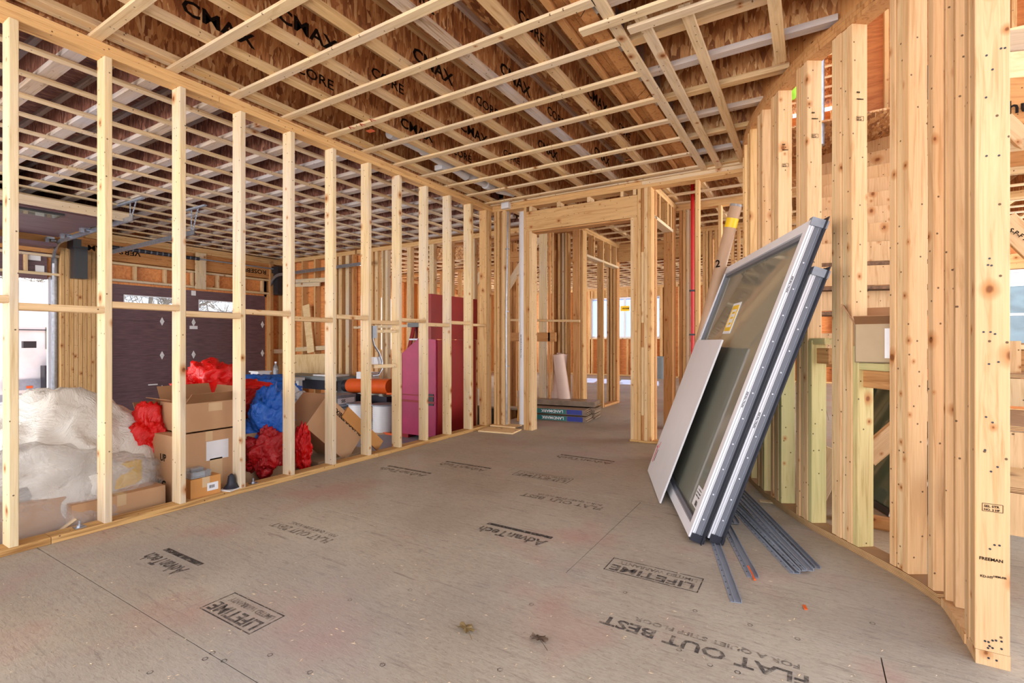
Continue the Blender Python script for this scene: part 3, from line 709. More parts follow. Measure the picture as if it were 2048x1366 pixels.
# framing left of the hall
w4 = struct('wall_hall', 'framed walls left of the hall with a small doorway', (-3.1, 7, 0))
for px, m in ((1044, 'brown'), (1110, 'brown'), (1119, 'gold'), (1127, 'pale'), (1133, 'gold')):
    x = onY(px, 683, 7.0).x; st(x, 6.98, 0, Z1, par=w4, m=m, d=.14)
x = onY(1155, 683, 6.95).x
st(x-.0, 6.9, 0, Z1, par=w4, m='brown', d=.02, w=.12); st(-3.02, 6.93, 0, Z1, par=w4, m='stud', d=.14)
st(-2.975, 6.95, 0, Z1, par=w4, m='gold', d=.14)
for y, z1 in ((7.12, 2.44), (7.16, Z1), (7.90, 2.44)): st(-3.10, y, 0, z1, par=w4, axis='Y', m='gold', d=.11)
board((-3.045, 7.1, 2.46), (-3.045, 8.66, 2.46), .11, .038, w4, 'header_plate', 'pale', (1, 0, 0))
for y in (7.5, 7.9, 8.25, 8.55): st(-3.10, y, 2.48, Z1, par=w4, axis='Y', m='gold', d=.11, name='cripple')
for z in (Z1+.019, Z1+.057): board((-3.045, 6.9, z), (-3.045, 8.8, z), .11, .038, w4, 'top_plate', 'gold', (1, 0, 0))
for z in (Z1+.019, Z1+.057): board((-5.4, 7.0, z), (-2.98, 7.0, z), .14, .038, w4, 'top_plate', 'brown', (0, 1, 0))
board((-3.045, 7.95, .019), (-3.045, 8.7, .019), .11, .038, w4, 'bottom_plate', 'brown', (1, 0, 0))
# second opening with its own header at Y = 8.7
w5 = struct('wall_hall_end', 'framed wall with a header at the end of the hall', (-2.5, 8.7, 0))
for px, z1, m in ((1216, 2.56, 'stud'), (1223, 2.56, 'gold'), (1229, Z1, 'gold'), (1233, Z1, 'brown')):
    x = onY(px, 683, 8.7).x; st(x, 8.68, 0, z1, par=w5, m=m)
board((-3.12, 8.72, 2.685), (-1.4, 8.72, 2.685), .245, .038, w5, 'header', 'gold', (0, 0, 1))
for z in (Z1+.019, Z1+.057): board((-3.12, 8.75, z), (1.0, 8.75, z), .14, .038, w5, 'top_plate', 'gold', (0, 1, 0))
for x in (-1.45, -1.41, -.9): st(x, 8.68, 0, Z1, par=w5, m='brown')
# pale studs and boards behind the left corner
w6 = struct('wall_stair_hall', 'framing behind the corner with wide pale studs', (-3.6, 6.6, 0))
def face_stud(px0, px1, Y, z0, z1, m, par=w6, name='stud'):
    a = onY(px0, 683, Y).x; b = onY(px1, 683, Y).x
    mb_ = abs(b-a); return board(((a+b)/2, Y, z0), ((a+b)/2, Y, z1), mb_, .038, par, name, m, (1, 0, 0))
face_stud(1079, 1094, 6.75, -.3, Z1, 'pale'); face_stud(1097, 1101, 6.7, 0, Z1, 'brown'); face_stud(1104, 1107, 6.8, 0, Z1, 'gold')
a, b = onY(1012, 514, 6.9), onY(1112, 512, 6.9); board(a, b, .17, .038, w6, 'beam', 'brown', (0, 0, 1))
a, b = onY(1012, 674, 6.7), onY(1112, 674, 6.7); board(a, b, .14, .038, w6, 'rail', 'brown', (0, 0, 1))
a, b = onY(1012, 640, 6.66), onY(1160, 642, 6.66); board(a, b, .035, .03, w6, 'blocking', 'stud', (0, 0, 1))
a, b = onY(1012, 580, 7.1), onY(1080, 470, 7.1); board(a, b, .12, .038, w6, 'brace', 'pale', (0, 0, 1))
for px in (1020, 1027): face_stud(px, px+6, 7.3, -.3, Z1, 'brown')

# ------------------------------------------------------------ far exterior walls
def sheathed(name, lab, p0, p1, z0, z1, openings=(), mat='ply', inward=(0, -1, 0), spacing=S, sm='gold', zt=None):
    """exterior wall: sheathing panels, studs on the inner side, plates; openings as (a0, a1, z0, z1) along the run"""
    w = struct(name, lab, p0); p0 = Vector(p0); p1 = Vector(p1); d = (p1-p0); L = d.length; d.normalize(); n = Vector(inward)
    def P(a, z, off): q = p0+d*a+n*off; q.z = z; return q
    # sheathing in 1.22 m sheets cut round the openings
    xs = sorted(set([0, L]+[1.22*i for i in range(1, int(L/1.22)+1)]+[o[0] for o in openings]+[o[1] for o in openings]))
    for a, b in zip(xs, xs[1:]):
        if b-a < .02: continue
        m = (a+b)/2; spans = [(z0, z1)]
        for o in openings:
            if o[0]-.001 <= m <= o[1]+.001: spans = [(z0, o[2]), (o[3], z1)]
        for s0, s1 in spans:
            if s1-s0 > .02:
                c = P(m, (s0+s1)/2, -.007); rot = Matrix((d, Vector((-d.y, d.x, 0)), V(0, 0, 1))).transposed()
                mb = MB(); mb.box(c, (b-a-.002, .012, s1-s0), rot); o_ = mb.build('sheathing_panel', M[mat], w)
    a = .02
    while a < L:
        inn = [o for o in openings if o[0] < a < o[1]]
        for s0, s1 in ([(z0, z1)] if not inn else [(z0, inn[0][2]), (inn[0][3], z1)]):
            if s1-s0 > .05: board(P(a, s0, .07), P(a, s1, .07), .038, D6, w, 'stud', sm, d)
        a += spacing
    for o in openings:
        for aa in (o[0]-.02, o[0]-.06, o[1]+.02, o[1]+.06): board(P(aa, z0, .07), P(aa, z1, .07), .038, D6, w, 'stud', sm, d)
        board(P(o[0], o[2]-.02, .07), P(o[1], o[2]-.02, .07), .038, D6, w, 'sill_plate', 'pale', (0, 0, 1))
        board(P(o[0], o[3]+.13, .05), P(o[1], o[3]+.13, .05), .24, .09, w, 'header', sm, (0, 0, 1))
    for z in (z0+.019, z1-.019, z1-.057):
        board(P(0, z, .07), P(L, z, .07), .038, D6, w, 'plate', sm, (0, 0, 1))
    return w, P
YF = 15.72
xa = onY(1183, 683, YF).x; xb = onY(1322, 683, YF).x
wf, PF = sheathed('wall_rear', 'far exterior wall with orange sheathing and two windows', (-10, YF, 0), (3.6, YF, 0), 0, Z2, ((xa+10, xb+10, 1.23, 2.56), (onY(806, 683, YF).x+10, onY(818, 683, YF).x+10, 1.5, 2.65)))
def window(name, lab, x0, x1, z0, z1, y, n, pane='film'):
    w = struct(name, lab, (x0, y, z0)); fr = .05
    mb = MB(); mb.b2((x0, y-.04, z0), (x1, y+.04, z0+fr)); mb.b2((x0, y-.04, z1-fr), (x1, y+.04, z1)); mb.b2((x0, y-.04, z0+fr), (x0+fr, y+.04, z1-fr)); mb.b2((x1-fr, y-.04, z0+fr), (x1, y+.04, z1-fr)); mb.build('frame', M['vinyl'], w)
    for i in range(1, n):
        x = x0+(x1-x0)*i/n; mb = MB(); mb.b2((x-.03, y-.03, z0+fr), (x+.03, y+.03, z1-fr)); mb.build('mullion', M['vinyl'], w)
    for i in range(n):
        a = x0+(x1-x0)*i/n+.03; b = x0+(x1-x0)*(i+1)/n-.03
        mb = MB(); mb.b2((a, y-.003, z0+fr), (b, y+.003, z1-fr)); mb.build('pane', M[pane], w)
    return w
w_ = window('window_1', 'wide far window covered in bluish film with a yellow sticker', xa, xb, 1.23, 2.56, YF, 4)
c = onY(1250, 617, YF-.05); mb = MB(); mb.box(c, (.30, .004, .17)); st_ = mb.build('sticker', M['yellow'], w_)
text('MARVIN', .075, M['ink_black'], st_, c+V(.14, -.004, -.025), (-1, 0, 0), (0, 0, 1), sx=.85)
window('window_2', 'small bright far window seen through the studs', onY(806, 683, YF).x, onY(818, 683, YF).x, 1.5, 2.65, YF, 1, 'glass_clear')
# rear left exterior and garage walls
sheathed('wall_rear_left', 'left exterior wall of the rear rooms', (-10, 6.85, 0), (-10, YF, 0), 0, Z2, ((1.2, 3.2, .9, 2.3), (4.6, 7.4, .9, 2.4)), inward=(1, 0, 0))
gb0 = 6.72
wg_, PG = sheathed('wall_garage_back', 'garage end wall with orange plywood and framing', (-10, gb0, 0), (-7.55, gb0, 0), -.35, Z2, (), 'ply')
def gb(px0, py0, px1, py1, off=0.): return onY(px0, py0, gb0-.15+off), onY(px1, py1, gb0-.15+off)
for py in (563, 600 if False else 699):
    a, b = gb(592, py, 660, py-4); board(a, b, .09, .03, wg_, 'blocking', 'pale', (0, 0, 1))
a, b = gb(592, 570, 640, 568); board(a, b, .09, .03, wg_, 'blocking', 'pale', (0, 0, 1))
a, b = gb(585, 728, 665, 727); board(a, b, .40, .015, wg_, 'plywood_panel', 'ply_pale', (0, 0, 1))
a, b = gb(612, 610, 622, 705, -.06); board(a, b, .22, .02, wg_, 'scrap_board', 'ply_pale', (1, 0, 0))
wgr = struct('wall_garage_end', 'open stud framing between garage and rear rooms', (-6, gb0, 0))
for px, m, w_2 in ((676, 'gold', .10), (686, 'stud', .09), (700, 'pale', .10), (711, 'brown', .038), (748, 'gold', .1), (758, 'stud', .08), (770, 'pale', .038), (778, 'pale', .06), (823, 'stud', .09), (868, 'pale', .10), (905, 'stud', .07), (950, 'pale', .08), (970, 'gold', .038)):
    x = onY(px, 683, gb0-.05).x; st(x, gb0-.12, -.35, Z1, par=wgr, m=m, w=w_2, d=.09)
for z in (Z1+.019, Z1+.057): board((-7.5, gb0-.07, z), (-3.7, gb0-.07, z), .14, .038, wgr, 'top_plate', 'gold', (0, 1, 0))
a, b = onY(865, 510, gb0-.02), onY(962, 503, gb0-.02)
board(a, b, .22, .03, wgr, 'beam', 'osb', (0, 0, 1))
a, b = onY(705, 655, gb0-.1), onY(870, 650, gb0-.1); board(a, b, .05, .03, wgr, 'rail', 'pale', (0, 0, 1))
a, b = onY(930, 600, gb0+.2), onY(965, 545, gb0+.2); board(a, b, .12, .038, wgr, 'brace', 'pale', (0, 0, 1))
# wall between rear rooms with stair rails glimpsed
w8 = struct('wall_rear_partition', 'partition framing across the rear rooms', (-5, 9.5, 0))
for i in range(12):
    x = -9.6+i*.56
    if abs(x+4.6) < .9: continue
    st(x, 9.6, 0, Z1, par=w8, m='gold')
for z in (Z1+.019, Z1+.057): board((-9.9, 9.67, z), (-3.3, 9.67, z), .14, .038, w8, 'top_plate', 'gold', (0, 1, 0))

# garage door wall (X = -10)
XG = -10.0
HB = 2.10
gw = struct('wall_garage_left', 'garage door wall with headers and built-up posts', (XG, 3, 0))
YD0, YD1 = 3.42, 6.28
YE0, YE1 = .0, 2.80
def gst(y, z0, z1, m='gold', w=.038, x=XG, d=.14): return board((x+d/2, y, z0), (x+d/2, y, z1), d, w, gw, 'stud', m, (1, 0, 0))
for i in range(9): gst(2.90+i*.055, -.35, 2.56, 'gold', .05)
for y in (YD1+.05, YD1+.09, YD1+.40): gst(y, -.35, Z2-.04, 'brown')
board((XG+.06, YD1+.05, .9), (XG+.06, YD1+.42, .9), .09, .12, gw, 'blocking', 'pale', (0, 0, 1))
for z0, zz in ((2.46, 2.80),):
    board((XG+.05, -.3, (z0+zz)/2), (XG+.05, YD1+.1, (z0+zz)/2), zz-z0, .09, gw, 'header', 'lvl', (0, 0, 1))
for z in (Z1+.019, Z1+.057, Z1-.02): board((XG+.07, -3, z), (XG+.07, gb0, z), .14, .038, gw, 'top_plate', 'gold', (1, 0, 0))
for z in (2.42, 2.14):
    board((XG+.05, -.1, z), (XG+.05, YD1+.03, z), .10, .038, gw, 'header_plate', 'pale', (1, 0, 0))
for i in range(14):
    y = .2+i*.46
    if y < YD1: board((XG+.05, y, 2.16), (XG+.05, y, 2.40), .09, .038, gw, 'cripple', 'stud', (1, 0, 0))
mb = MB(); mb.b2((XG-.02, -.1, 2.07), (XG-.005, YD1+.1, 3.2)); mb.build('sheathing_panel', M['ply'], gw)
mb = MB(); mb.b2((XG-.02, YD1-.02, -.35), (XG-.005, gb0+.1, 3.2)); mb.build('sheathing_panel', M['ply'], gw)
mb = MB(); mb.b2((XG-.02, 2.86, -.35), (XG-.005, YD0+.03, 3.2)); mb.build('sheathing_panel', M['ply'], gw)
mb = MB(); mb.b2((XG-.02, -3, -.35), (XG-.005, YE0-.05, 2.9)); mb.build('sheathing_panel', M['ply'], gw)
board((XG+.16, 4.90, 2.1), (XG+.16, 4.90, 2.78), .02, .19, gw, 'centre_board', 'pale', (1, 0, 0))
text('VERSA-LAM', .12, M['ink_black'], gw, (XG+.0965, 3.95, 2.66), (0, -1, 0), (0, 0, -1), sx=1.2)
text('ROSEBURG', .12, M['ink_black'], gw, (XG+.0965, 6.25, 2.62), (0, -1, 0), (0, 0, -1), sx=1.2)
# closed overhead door
d1 = struct('door_1', 'closed dark brown sectional garage door with narrow windows', (XG, 4.85, -.35))
for i in range(4):
    z0 = -.354+.61*i
    mb = MB()
    if i < 3: mb.b2((XG-.05, YD0, z0+.002), (XG, YD1, z0+.608)); mb.b2((XG-.045, YD0, z0+.600), (XG-.02, YD1, z0+.630))
    else:
        mb.b2((XG-.05, YD0, z0+.003), (XG, YD1, z0+.22)); mb.b2((XG-.05, YD0, z0+.44), (XG, YD1, z0+.607))
        ys = [YD0, YD0+.32, YD0+1.12, YD0+1.52, YD0+2.35, YD1]
        for a, b in ((0, 1), (2, 3), (4, 5)): mb.b2((XG-.05, ys[a], z0+.22), (XG, ys[b], z0+.44))
    p_ = mb.build('panel', M['doorbrown'], d1)
    if i == 3:
        for a, b in ((1, 2), (3, 4)):
            mb = MB(); y0, y1 = ys[a], ys[b]; za, zb = z0+.22, z0+.44
            mb.b2((XG-.055, y0, za), (XG+.006, y1, za+.012)); mb.b2((XG-.055, y0, zb-.012), (XG+.006, y1, zb)); mb.b2((XG-.055, y0, za+.012), (XG+.006, y0+.012, zb-.012)); mb.b2((XG-.055, y1-.012, za+.012), (XG+.006, y1, zb-.012))
            f_ = mb.build('window_frame', M['vinyl'], p_)
            mb = MB(); mb.b2((XG-.03, y0+.012, za+.012), (XG-.026, y1-.012, zb-.012)); mb.build('pane', M['glass_clear'], p_)
for z in (.256, .866, 1.476):
    for y in (YD0+.9, YD1-1.43, YD1-.06):
        mb = MB(); h = .075
        mb.prism([(XG+.001, y-.035, z), (XG+.001, y, z+h), (XG+.001, y+.035, z), (XG+.001, y, z-h)], (.006, 0, 0)); mb.cyl((XG+.012, y-.03, z), (XG+.012, y+.03, z), .01, 8)
        mb.build('hinge', M['white'], d1)
c = V(XG+.004, YD1-1.43, 1.38); mb = MB(); mb.box(c, (.004, .14, .06)); mb.build('warning_label', M['label'], d1)
c = V(XG+.004, YD1-1.43, 2.03); mb = MB(); mb.box(c, (.004, .08, .09)); mb.build('warning_label', M['label'], d1)
mb = MB(); mb.box((XG+.02, YD0+.75, .35), (.02, .14, .02)); mb.build('lift_handle', M['white'], d1)
def track(parent, y, x_end, zh, name='track', z0=-.3):
    pts = [V(XG+.07, y, z0), V(XG+.07, y, zh-.38)]
    for i in range(1, 9):
        a = PI/2*i/8; pts.append(V(XG+.07+.38*(1-math.cos(a)), y, zh-.38+.38*math.sin(a)))
    pts.append(V(x_end, y, zh+.03))
    mb = MB()
    prof = [(-.012, .03), (.012, .03), (.012, .024), (-.006, .024), (-.006, -.024), (.012, -.024), (.012, -.03), (-.012, -.03)]
    rings = []
    for i, p in enumerate(pts):
        dd = (pts[min(i+1, len(pts)-1)]-pts[max(i-1, 0)]).normalized(); nn = V(0, 1, 0).cross(dd)
        rings.append([p+V(0, a, 0)+nn*b for a, b in prof])
    vs = [v for r_ in rings for v in r_]; n = 8
    mb.add(vs, [(i*n+k, i*n+(k+1) % n, (i+1)*n+(k+1) % n, (i+1)*n+k) for i in range(len(pts)-1) for k in range(n)])
    return mb.build(name, M['steel'], parent)
track(d1, YD1+.05, -6.9, 2.52); track(d1, YD0-.05, -6.9, 2.52)
# torsion shaft with spring
mb = MB(); mb.cyl((XG+.2, YD0-.1, 2.66), (XG+.2, YD1+.2, 2.66), .013, 8); mb.build('torsion_shaft', M['steel_dull'], d1)
pts = []; n = 150
mb = MB(); mb.cyl((XG+.2, 3.50, 2.66), (XG+.2, 4.85, 2.66), .032, 12); sp = mb.build('torsion_spring', M['fin'], d1)
for i in range(14): 
    y = 3.6+i*.09; mb = MB(); mb.cyl((XG+.2, y, 2.66), (XG+.2, y+.02, 2.66), .035, 10); mb.build('paint_stripe', M['vinyl_grey'], sp)
def opener(y, z, lab, par):
    mb = MB(); mb.box((XG+.26, y, z-.16), (.16, .17, .50)); mb.box((XG+.24, y-.05, z+.12), (.24, .10, .14)); o = mb.build('wall_opener', M['black'], None)
    tag(o, lab, 'door opener', None); return o
opener(YD1+.16, 2.52, 'black wall mounted opener at the right end of the closed garage door', d1)
opener(YE1+.26, 2.50, 'black wall mounted opener between the two garage doors', d1)
# open overhead door
d2 = struct('door_2', 'raised garage door hanging open on its tracks', (XG, 1.4, 2.6))
for i in range(4):
    x0 = -9.55+.62*i
    if i == 0:
        mb = MB(); mb.b2((XG-.02, YE0, 2.06), (XG+.03, YE1-.05, 2.52)); p_ = mb.build('panel', M['doorbrown'], d2)
    else:
        mb = MB(); mb.b2((x0-.62+.003, YE0, 2.66), (x0-.003, YE1-.05, 2.71)); p_ = mb.build('panel', M['doorbrown'], d2)
mb = MB(); mb.b2((-9.97, YE0, 2.52), (-9.56, YE1-.05, 2.57)); 
p_ = mb.build('panel', M['doorbrown'], d2)
mb = MB(); mb.b2((-8.0, .9, 2.64), (-7.75, 2.3, 2.659)); p_ = mb.build('window_frame', M['black'], d2)
mb = MB(); mb.b2((-7.97, .94, 2.63), (-7.78, 2.26, 2.639)); mb.build('pane', M['glass'], p_)
board((-7.5, -1.0, 2.70), (-7.5, 2.9, 2.70), .10, .05, d2, 'stiffener', 'strap', (0, 0, 1))
track(d2, YE1, -7.2, 2.62)
for x in (-9.8, -9.2, -8.5):
    mb = MB(); mb.box((x, YE1-.07, 2.67), (.1, .09, .03)); mb.cyl((x, YE1-.06, 2.64), (x, YE1, 2.64), .025, 10); mb.box((x, YE1-.1, 2.63), (.05, .04, .06)); mb.build('roller', M['steel'], d2)
mb = MB(); mb.box((XG+.05, YE1-.14, 2.2), (.02, .1, .12)); mb.box((XG+.05, YE1-.2, 2.38), (.02, .14, .1)); mb.build('sensor_plate', M['white'], d2)
mb = MB(); mb.b2((XG-.06, YE1-.03, -.35), (XG+.0, YE1+.02, 2.1)); mb.build('jamb', M['vinyl'], d2)
mb = MB(); mb.b2((XG+.0, YE1+.02, -.35), (XG+.03, YE1+.07, 2.6)); mb.build('side_track', M['steel'], d2)
# perforated hangers for the tracks
for (y, x, zt) in ((YE1, -7.3, 2.64), (YD0-.05, -7.0, 2.54)):
    h = thing('track_hanger', 'perforated steel track hanger under the garage ceiling, '+('nearer the raised door' if y < 3 else 'nearer the closed door'), 'hanger', (x, y, zt))
    def perf(a, b, w=.03):
        board(a, b, w, .003, h, 'angle_bar', 'steel_dull', (1, 0, 0)); d = (Vector(b)-Vector(a)); n = int(d.length/.035); mb = MB()
        for i in range(1, n):
            c = Vector(a)+d*i/n; mb.box(c+V(0, -.0022, 0), (.012, .002, .014))
        o = mb.build('punched_holes', M['black'], h); o['kind'] = 'stuff'
    perf((x, y, zt-.02), (x, y, Z3-.02)); perf((x+.02, y, zt), (x+.18, y, Z3-.02)); perf((x-.35, y, Z3-.03), (x+.35, y, Z3-.03), .03)
    mb = MB(); mb.box((x-.35+.35, y-.0, Z3-.035), (.7, .035, .02)); mb.build('angle_bar', M['steel_dull'], h)

# ------------------------------------------------------------ curved wall on the right
cw = struct('wall_right', 'curved stud wall wrapping the stair, on a curved sole plate', (0, 3.6, 0))
def strip(y0, y1, off0, off1, za, zb, name, mat, par=cw, n=28):
    """curved bar following the wall line; off = offset outward from the room face"""
    mb = MB(); A = []; 
    for i in range(n+1):
        y = y0+(y1-y0)*i/n; T = tang(min(max(y, 1.95), 5.45)); Rr = V(T.y, -T.x, 0); p = V(cx(y), y, 0)
        A.append([p+Rr*off0+V(0, 0, za), p+Rr*off1+V(0, 0, za), p+Rr*off1+V(0, 0, zb), p+Rr*off0+V(0, 0, zb)])
    vs = [v for q in A for v in q]
    fs = [(i*4+k, i*4+(k+1) % 4, i*4+4+(k+1) % 4, i*4+4+k) for i in range(n) for k in range(4)]+[(3, 2, 1, 0), (n*4, n*4+1, n*4+2, n*4+3)]
    mb.add(vs, fs); return mb.build(name, M[mat], par)
# material with layers for the laminated plates
t = NT('laminated_ply'); co = t.coord((1, 1, 1), rnd=False); sx = t.n.new('ShaderNodeSeparateXYZ'); t.L(co, sx.inputs[0])
w_n = t.math('SINE', t.math('MULTIPLY', t.math('ADD', sx.outputs[2], t.math('MULTIPLY', t.noise(co, 6, 2), .004)), 900))
c = t.ramp(w_n, [(.2, rgb(150, 112, 74)), (.6, rgb(214, 178, 128))]); c = t.mix(.5, c, t.ramp(t.noise(co, 20, 3), [(.3, (.7, .66, .6, 1)), (.7, WH)]), 'MULTIPLY')
t.L(c, t.b.inputs['Base Color']); t.b.inputs['Roughness'].default_value = .7; M['layers'] = t.m
strip(2.72, 5.5, -.004, .093, 0, .022, 'bottom_plate', 'layers'); strip(2.74, 5.5, -.004, .093, .0225, .038, 'bottom_plate', 'layers')
strip(2.42, 2.71, -.005, .088, 0, .036, 'bottom_plate', 'post')
for a, b in ((Z1, Z1+.024), (Z1+.025, Z1+.049), (Z1+.05, Z1+.076)):
    strip(1.9, 5.5, -.003, .092, a, b, 'top_plate', 'brown')
strip(1.9, 5.45, .03, .10, Z1+.077, ZD, 'curved_rim', 'lvl')
def cluster(y, n, m='post', z0=Z0, z1=Z1, d=.089, off=0., w=.038, back=0):
    T = tang(y); Rr = V(T.y, -T.x, 0); c0 = V(cx(y), y, 0)+Rr*off
    for i in range(n):
        p = c0+T*(w*(i+.5)+.001*i)+Rr*(d/2+(.006 if i % 2 else 0))
        a, b = p.copy(), p.copy(); a.z = z0; b.z = z1
        mm = m if i % 2 == 0 else ('stud' if m == 'post' else m)
        board(a, b, w, d, cw, 'stud', mm, T)
for y, n, m in ((2.90, 3, 'post'), (2.765, 1, 'post'), (3.178, 4, 'post'), (3.455, 3, 'post'), (3.77, 3, 'post'), (4.02, 3, 'post'), (4.34, 3, 'gold'), (4.66, 2, 'gold'), (4.98, 2, 'gold'), (5.30, 2, 'gold')):
    cluster(y, n, m)
# treated doublers low on the same studs
for y, zt in ((3.178, 1.09), (3.455, 1.12), (3.77, 1.12), (4.02, 1.1), (4.34, 1.1), (2.90, .95)):
    T = tang(y); Rr = V(T.y, -T.x, 0); p = V(cx(y), y, 0)-T*.020+Rr*.046
    if y > 3.1: board(p+V(0, 0, Z0), p+V(0, 0, zt), .038, .089, cw, 'stud', 'green', T)
# green-stained lower studs (standing on the plate beside them)
board((cx(3.178)+.035, 3.178-.025, 1.05), (cx(3.178)+.20, 2.99, 1.05), .09, .036, cw, 'sill', 'green', (0, 1, 0)) if False else None
def between(ya, yb, z, m, h=.036, w=.089, name='blocking'):
    Ta, Tb = tang(ya), tang(yb); a = V(cx(ya), ya, z)+V(Ta.y, -Ta.x, 0)*.05; b = V(cx(yb), yb, z)+V(Tb.y, -Tb.x, 0)*.05
    board(a, b, h, w, cw, name, m, (0, 0, 1))
between(3.02, 3.17, .985, 'green'); between(3.34, 3.45, 1.115, 'green'); between(3.58, 3.77, 1.115, 'green')
between(3.02, 3.17, .92, 'brown', .09, .04); between(3.34, 3.45, 1.03, 'brown', .09, .04)
# stud stack and front post
for i, (x, y, m) in enumerate(((.478, 2.69, 'post'),)):
    board((x+.05, y+.019, Z0), (x+.05, y+.019, Z1), .10, .038, cw, 'stud', m, (1, 0, 0))
board((.56, 2.66, Z0), (.56, 2.66, Z1), .12, .038, cw, 'stud', 'post', (1, 0, 0))
for i in range(4):
    y = 2.315+i*.0385
    board((.530+(.003 if i % 2 else 0), y, .05 if i == 0 else Z0), (.530+(.003 if i % 2 else 0), y, Z1), .089, .038, cw, 'stud', 'post' if i % 2 == 0 else 'stud', (1, 0, 0))
pf = 2.2955
mb = MB(); mb.b2((.487, pf, .0), (.575, 2.44, .049)); mb.build('bottom_plate', M['post'], cw)
board((.62, 2.60, Z0), (.62, 2.60, Z1), .038, .09, cw, 'stud', 'brown', (1, 0, 0))
def pz(px, py, Y=pf): return onY(px, py, Y)
# stamps and nail heads on the post
c = pz(1958, 1118); text('FREEMAN', .0145, M['ink_black'], cw, (c.x, pf-.0006, c.z), (1, 0, 0), (0, 0, 1), sx=.98)
c = pz(1960, 1153); text('KD-HT', .011, M['ink_black'], cw, (c.x, pf-.0006, c.z), (1, 0, 0), (0, 0, 1)); c = pz(1990, 1155); text('HEM-FIR', .009, M['ink_black'], cw, (c.x-.004, pf-.0006, c.z), (1, 0, 0), (0, 0, 1))
def stampbox(c, w, h, ex, nrm, par=cw, s1='S-P-F', s2='KD HT'):
    ex = Vector(ex); t = .0014; mb = MB(); nz = Vector(nrm)*.0006; rot = Matrix((ex, Vector(nrm), V(0, 0, 1))).transposed()
    for dx, dz, ww, hh in ((0, h/2, w, t), (0, -h/2, w, t), (-w/2, 0, t, h), (w/2, 0, t, h)): mb.box(Vector(c)+ex*dx+V(0, 0, dz)+nz, (ww, .0006, hh), rot)
    mb.build('stamp_frame', M['ink_black'], par)
    text(s1, h*.42, M['ink_black'], par, Vector(c)-ex*w*.42+V(0, 0, .02*h)+nz, ex, (0, 0, 1), sx=1.05); text(s2, h*.36, M['ink_black'], par, Vector(c)-ex*w*.42+V(0, 0, -.4*h)+nz, ex, (0, 0, 1), sx=1.05)
c = pz(1985, 1016); stampbox((c.x, pf, c.z), .052, .026, (1, 0, 0), (0, -1, 0), s1='SEL STR', s2='NO. 2 HF')
mb = MB()
for px, py in ((1970, 1282), (1977, 1284), (1985, 1281), (1992, 1281), (1979, 1292), (1985, 1296), (1976, 1296), (2003, 1283), (2003, 1298), (1977, 1316), (1993, 1321), (1973, 111), (2002, 97), (2010, 96), (1985, 139), (1972, 195), (1973, 312), (1998, 311), (1979, 517), (1983, 531), (1976, 530), (1967, 664), (1981, 664), (1990, 668), (1978, 728), (1997, 724), (1970, 900), (1995, 934), (1982, 943), (1989, 1090), (1999, 1091), (1980, 1098), (1972, 834), (1985, 845)):
    c = pz(px, py); mb.cyl((c.x, pf-.0012, c.z), (c.x, pf+.004, c.z), .0034, 8)
mb.build('nail_heads', M['fin'], cw)['kind'] = 'stuff'
for y, zz in ((3.178, 2.30), (3.455, 2.35), (2.9, 2.3), (3.77, 2.3)):
    T = tang(y); Rr = V(T.y, -T.x, 0); nr = -T
    c = V(cx(y), y, 0)+Rr*.045-T*.002; c.z = zz
    ex = Rr
    if y != 2.9: stampbox(c, .04, .022, ex, nr); text('FREEMAN', .009, M['ink_black'], cw, c+V(0, 0, .1)-ex*.02+nr*.0006, ex, (0, 0, 1)); text('858', .012, M['ink_black'], cw, c+V(0, 0, .135)-ex*.02+nr*.0006, ex, (0, 0, 1))

# ------------------------------------------------------------ stairs and upstairs
M['tread_edge'] = plain('tread_edge', rgb(138, 100, 70), .8, var=.3, sc=40)
sr = thing('staircase', 'curved wooden staircase with plank risers behind the curved stud wall', 'staircase', (.6, 4.6, 0))
ang = [20, 17, 14, 10, 8, 3, -3, -10, -17, -25, -30]
zc = [3.80, 3.78, 3.84, 4.05, 4.26, 4.5, 4.72, 4.95, 5.12, 5.3, 5.5]
for i in range(11):
    d = ray(1700); p = V(d.x*zc[i], d.y*zc[i], 0); a = math.radians(ang[i]); ex = V(math.cos(a), math.sin(a), 0); ey = V(-ex.y, ex.x, 0)
    z = 1.35+.19*i; rot = Matrix((ex, ey, V(0, 0, 1))).transposed(); cc = p+ex*.30
    half = .62
    if i == 0:
        for j in (1,):
            mb = MB(); mb.box(V(cc.x, cc.y, z-.19*j-.076), (1.24, .022, .187), rot); mb.build('riser', M['post'], sr)
    mb = MB(); mb.box(V(cc.x, cc.y, z-.019)+ey*.10, (1.24, .29, .026), rot); mb.build('tread', M['tread_edge'], sr)
    mb = MB(); mb.box(V(cc.x, cc.y, z+.076), (1.24, .022, .150), rot); mb.build('riser', M['post'], sr)
# lower winders at the far right
for z, tt, dpt in ((.52, 1.95, .5), (.71, 2.25, .8), (.90, 3.0, .7), (1.09, 3.65, .6)):
    d = ray(2060); p = V(d.x*tt, d.y*tt, z); a = math.radians(-8); ex = V(math.cos(a), math.sin(a), 0); ey = V(-ex.y, ex.x, 0); rot = Matrix((ex, ey, V(0, 0, 1))).transposed()
    c = p+ex*.30+ey*dpt/2
    mb = MB(); mb.box(c, (1.0, dpt, .022), rot); mb.build('tread', M['layers'], sr)
    mb = MB(); mb.box(p+ex*.30-V(0, 0, .10)+ey*.012, (1.0, .022, .17), rot); mb.build('riser', M['stud'], sr)
mb = MB(); mb.b2((-.1, 4.72, 1.06), (1.5, 6.2, 1.09)); mb.build('landing', M['ply_pale'], sr)
board((-.1, 4.70, .98), (1.5, 4.70, .98), .14, .038, sr, 'landing_rim', 'brown', (0, 0, 1))
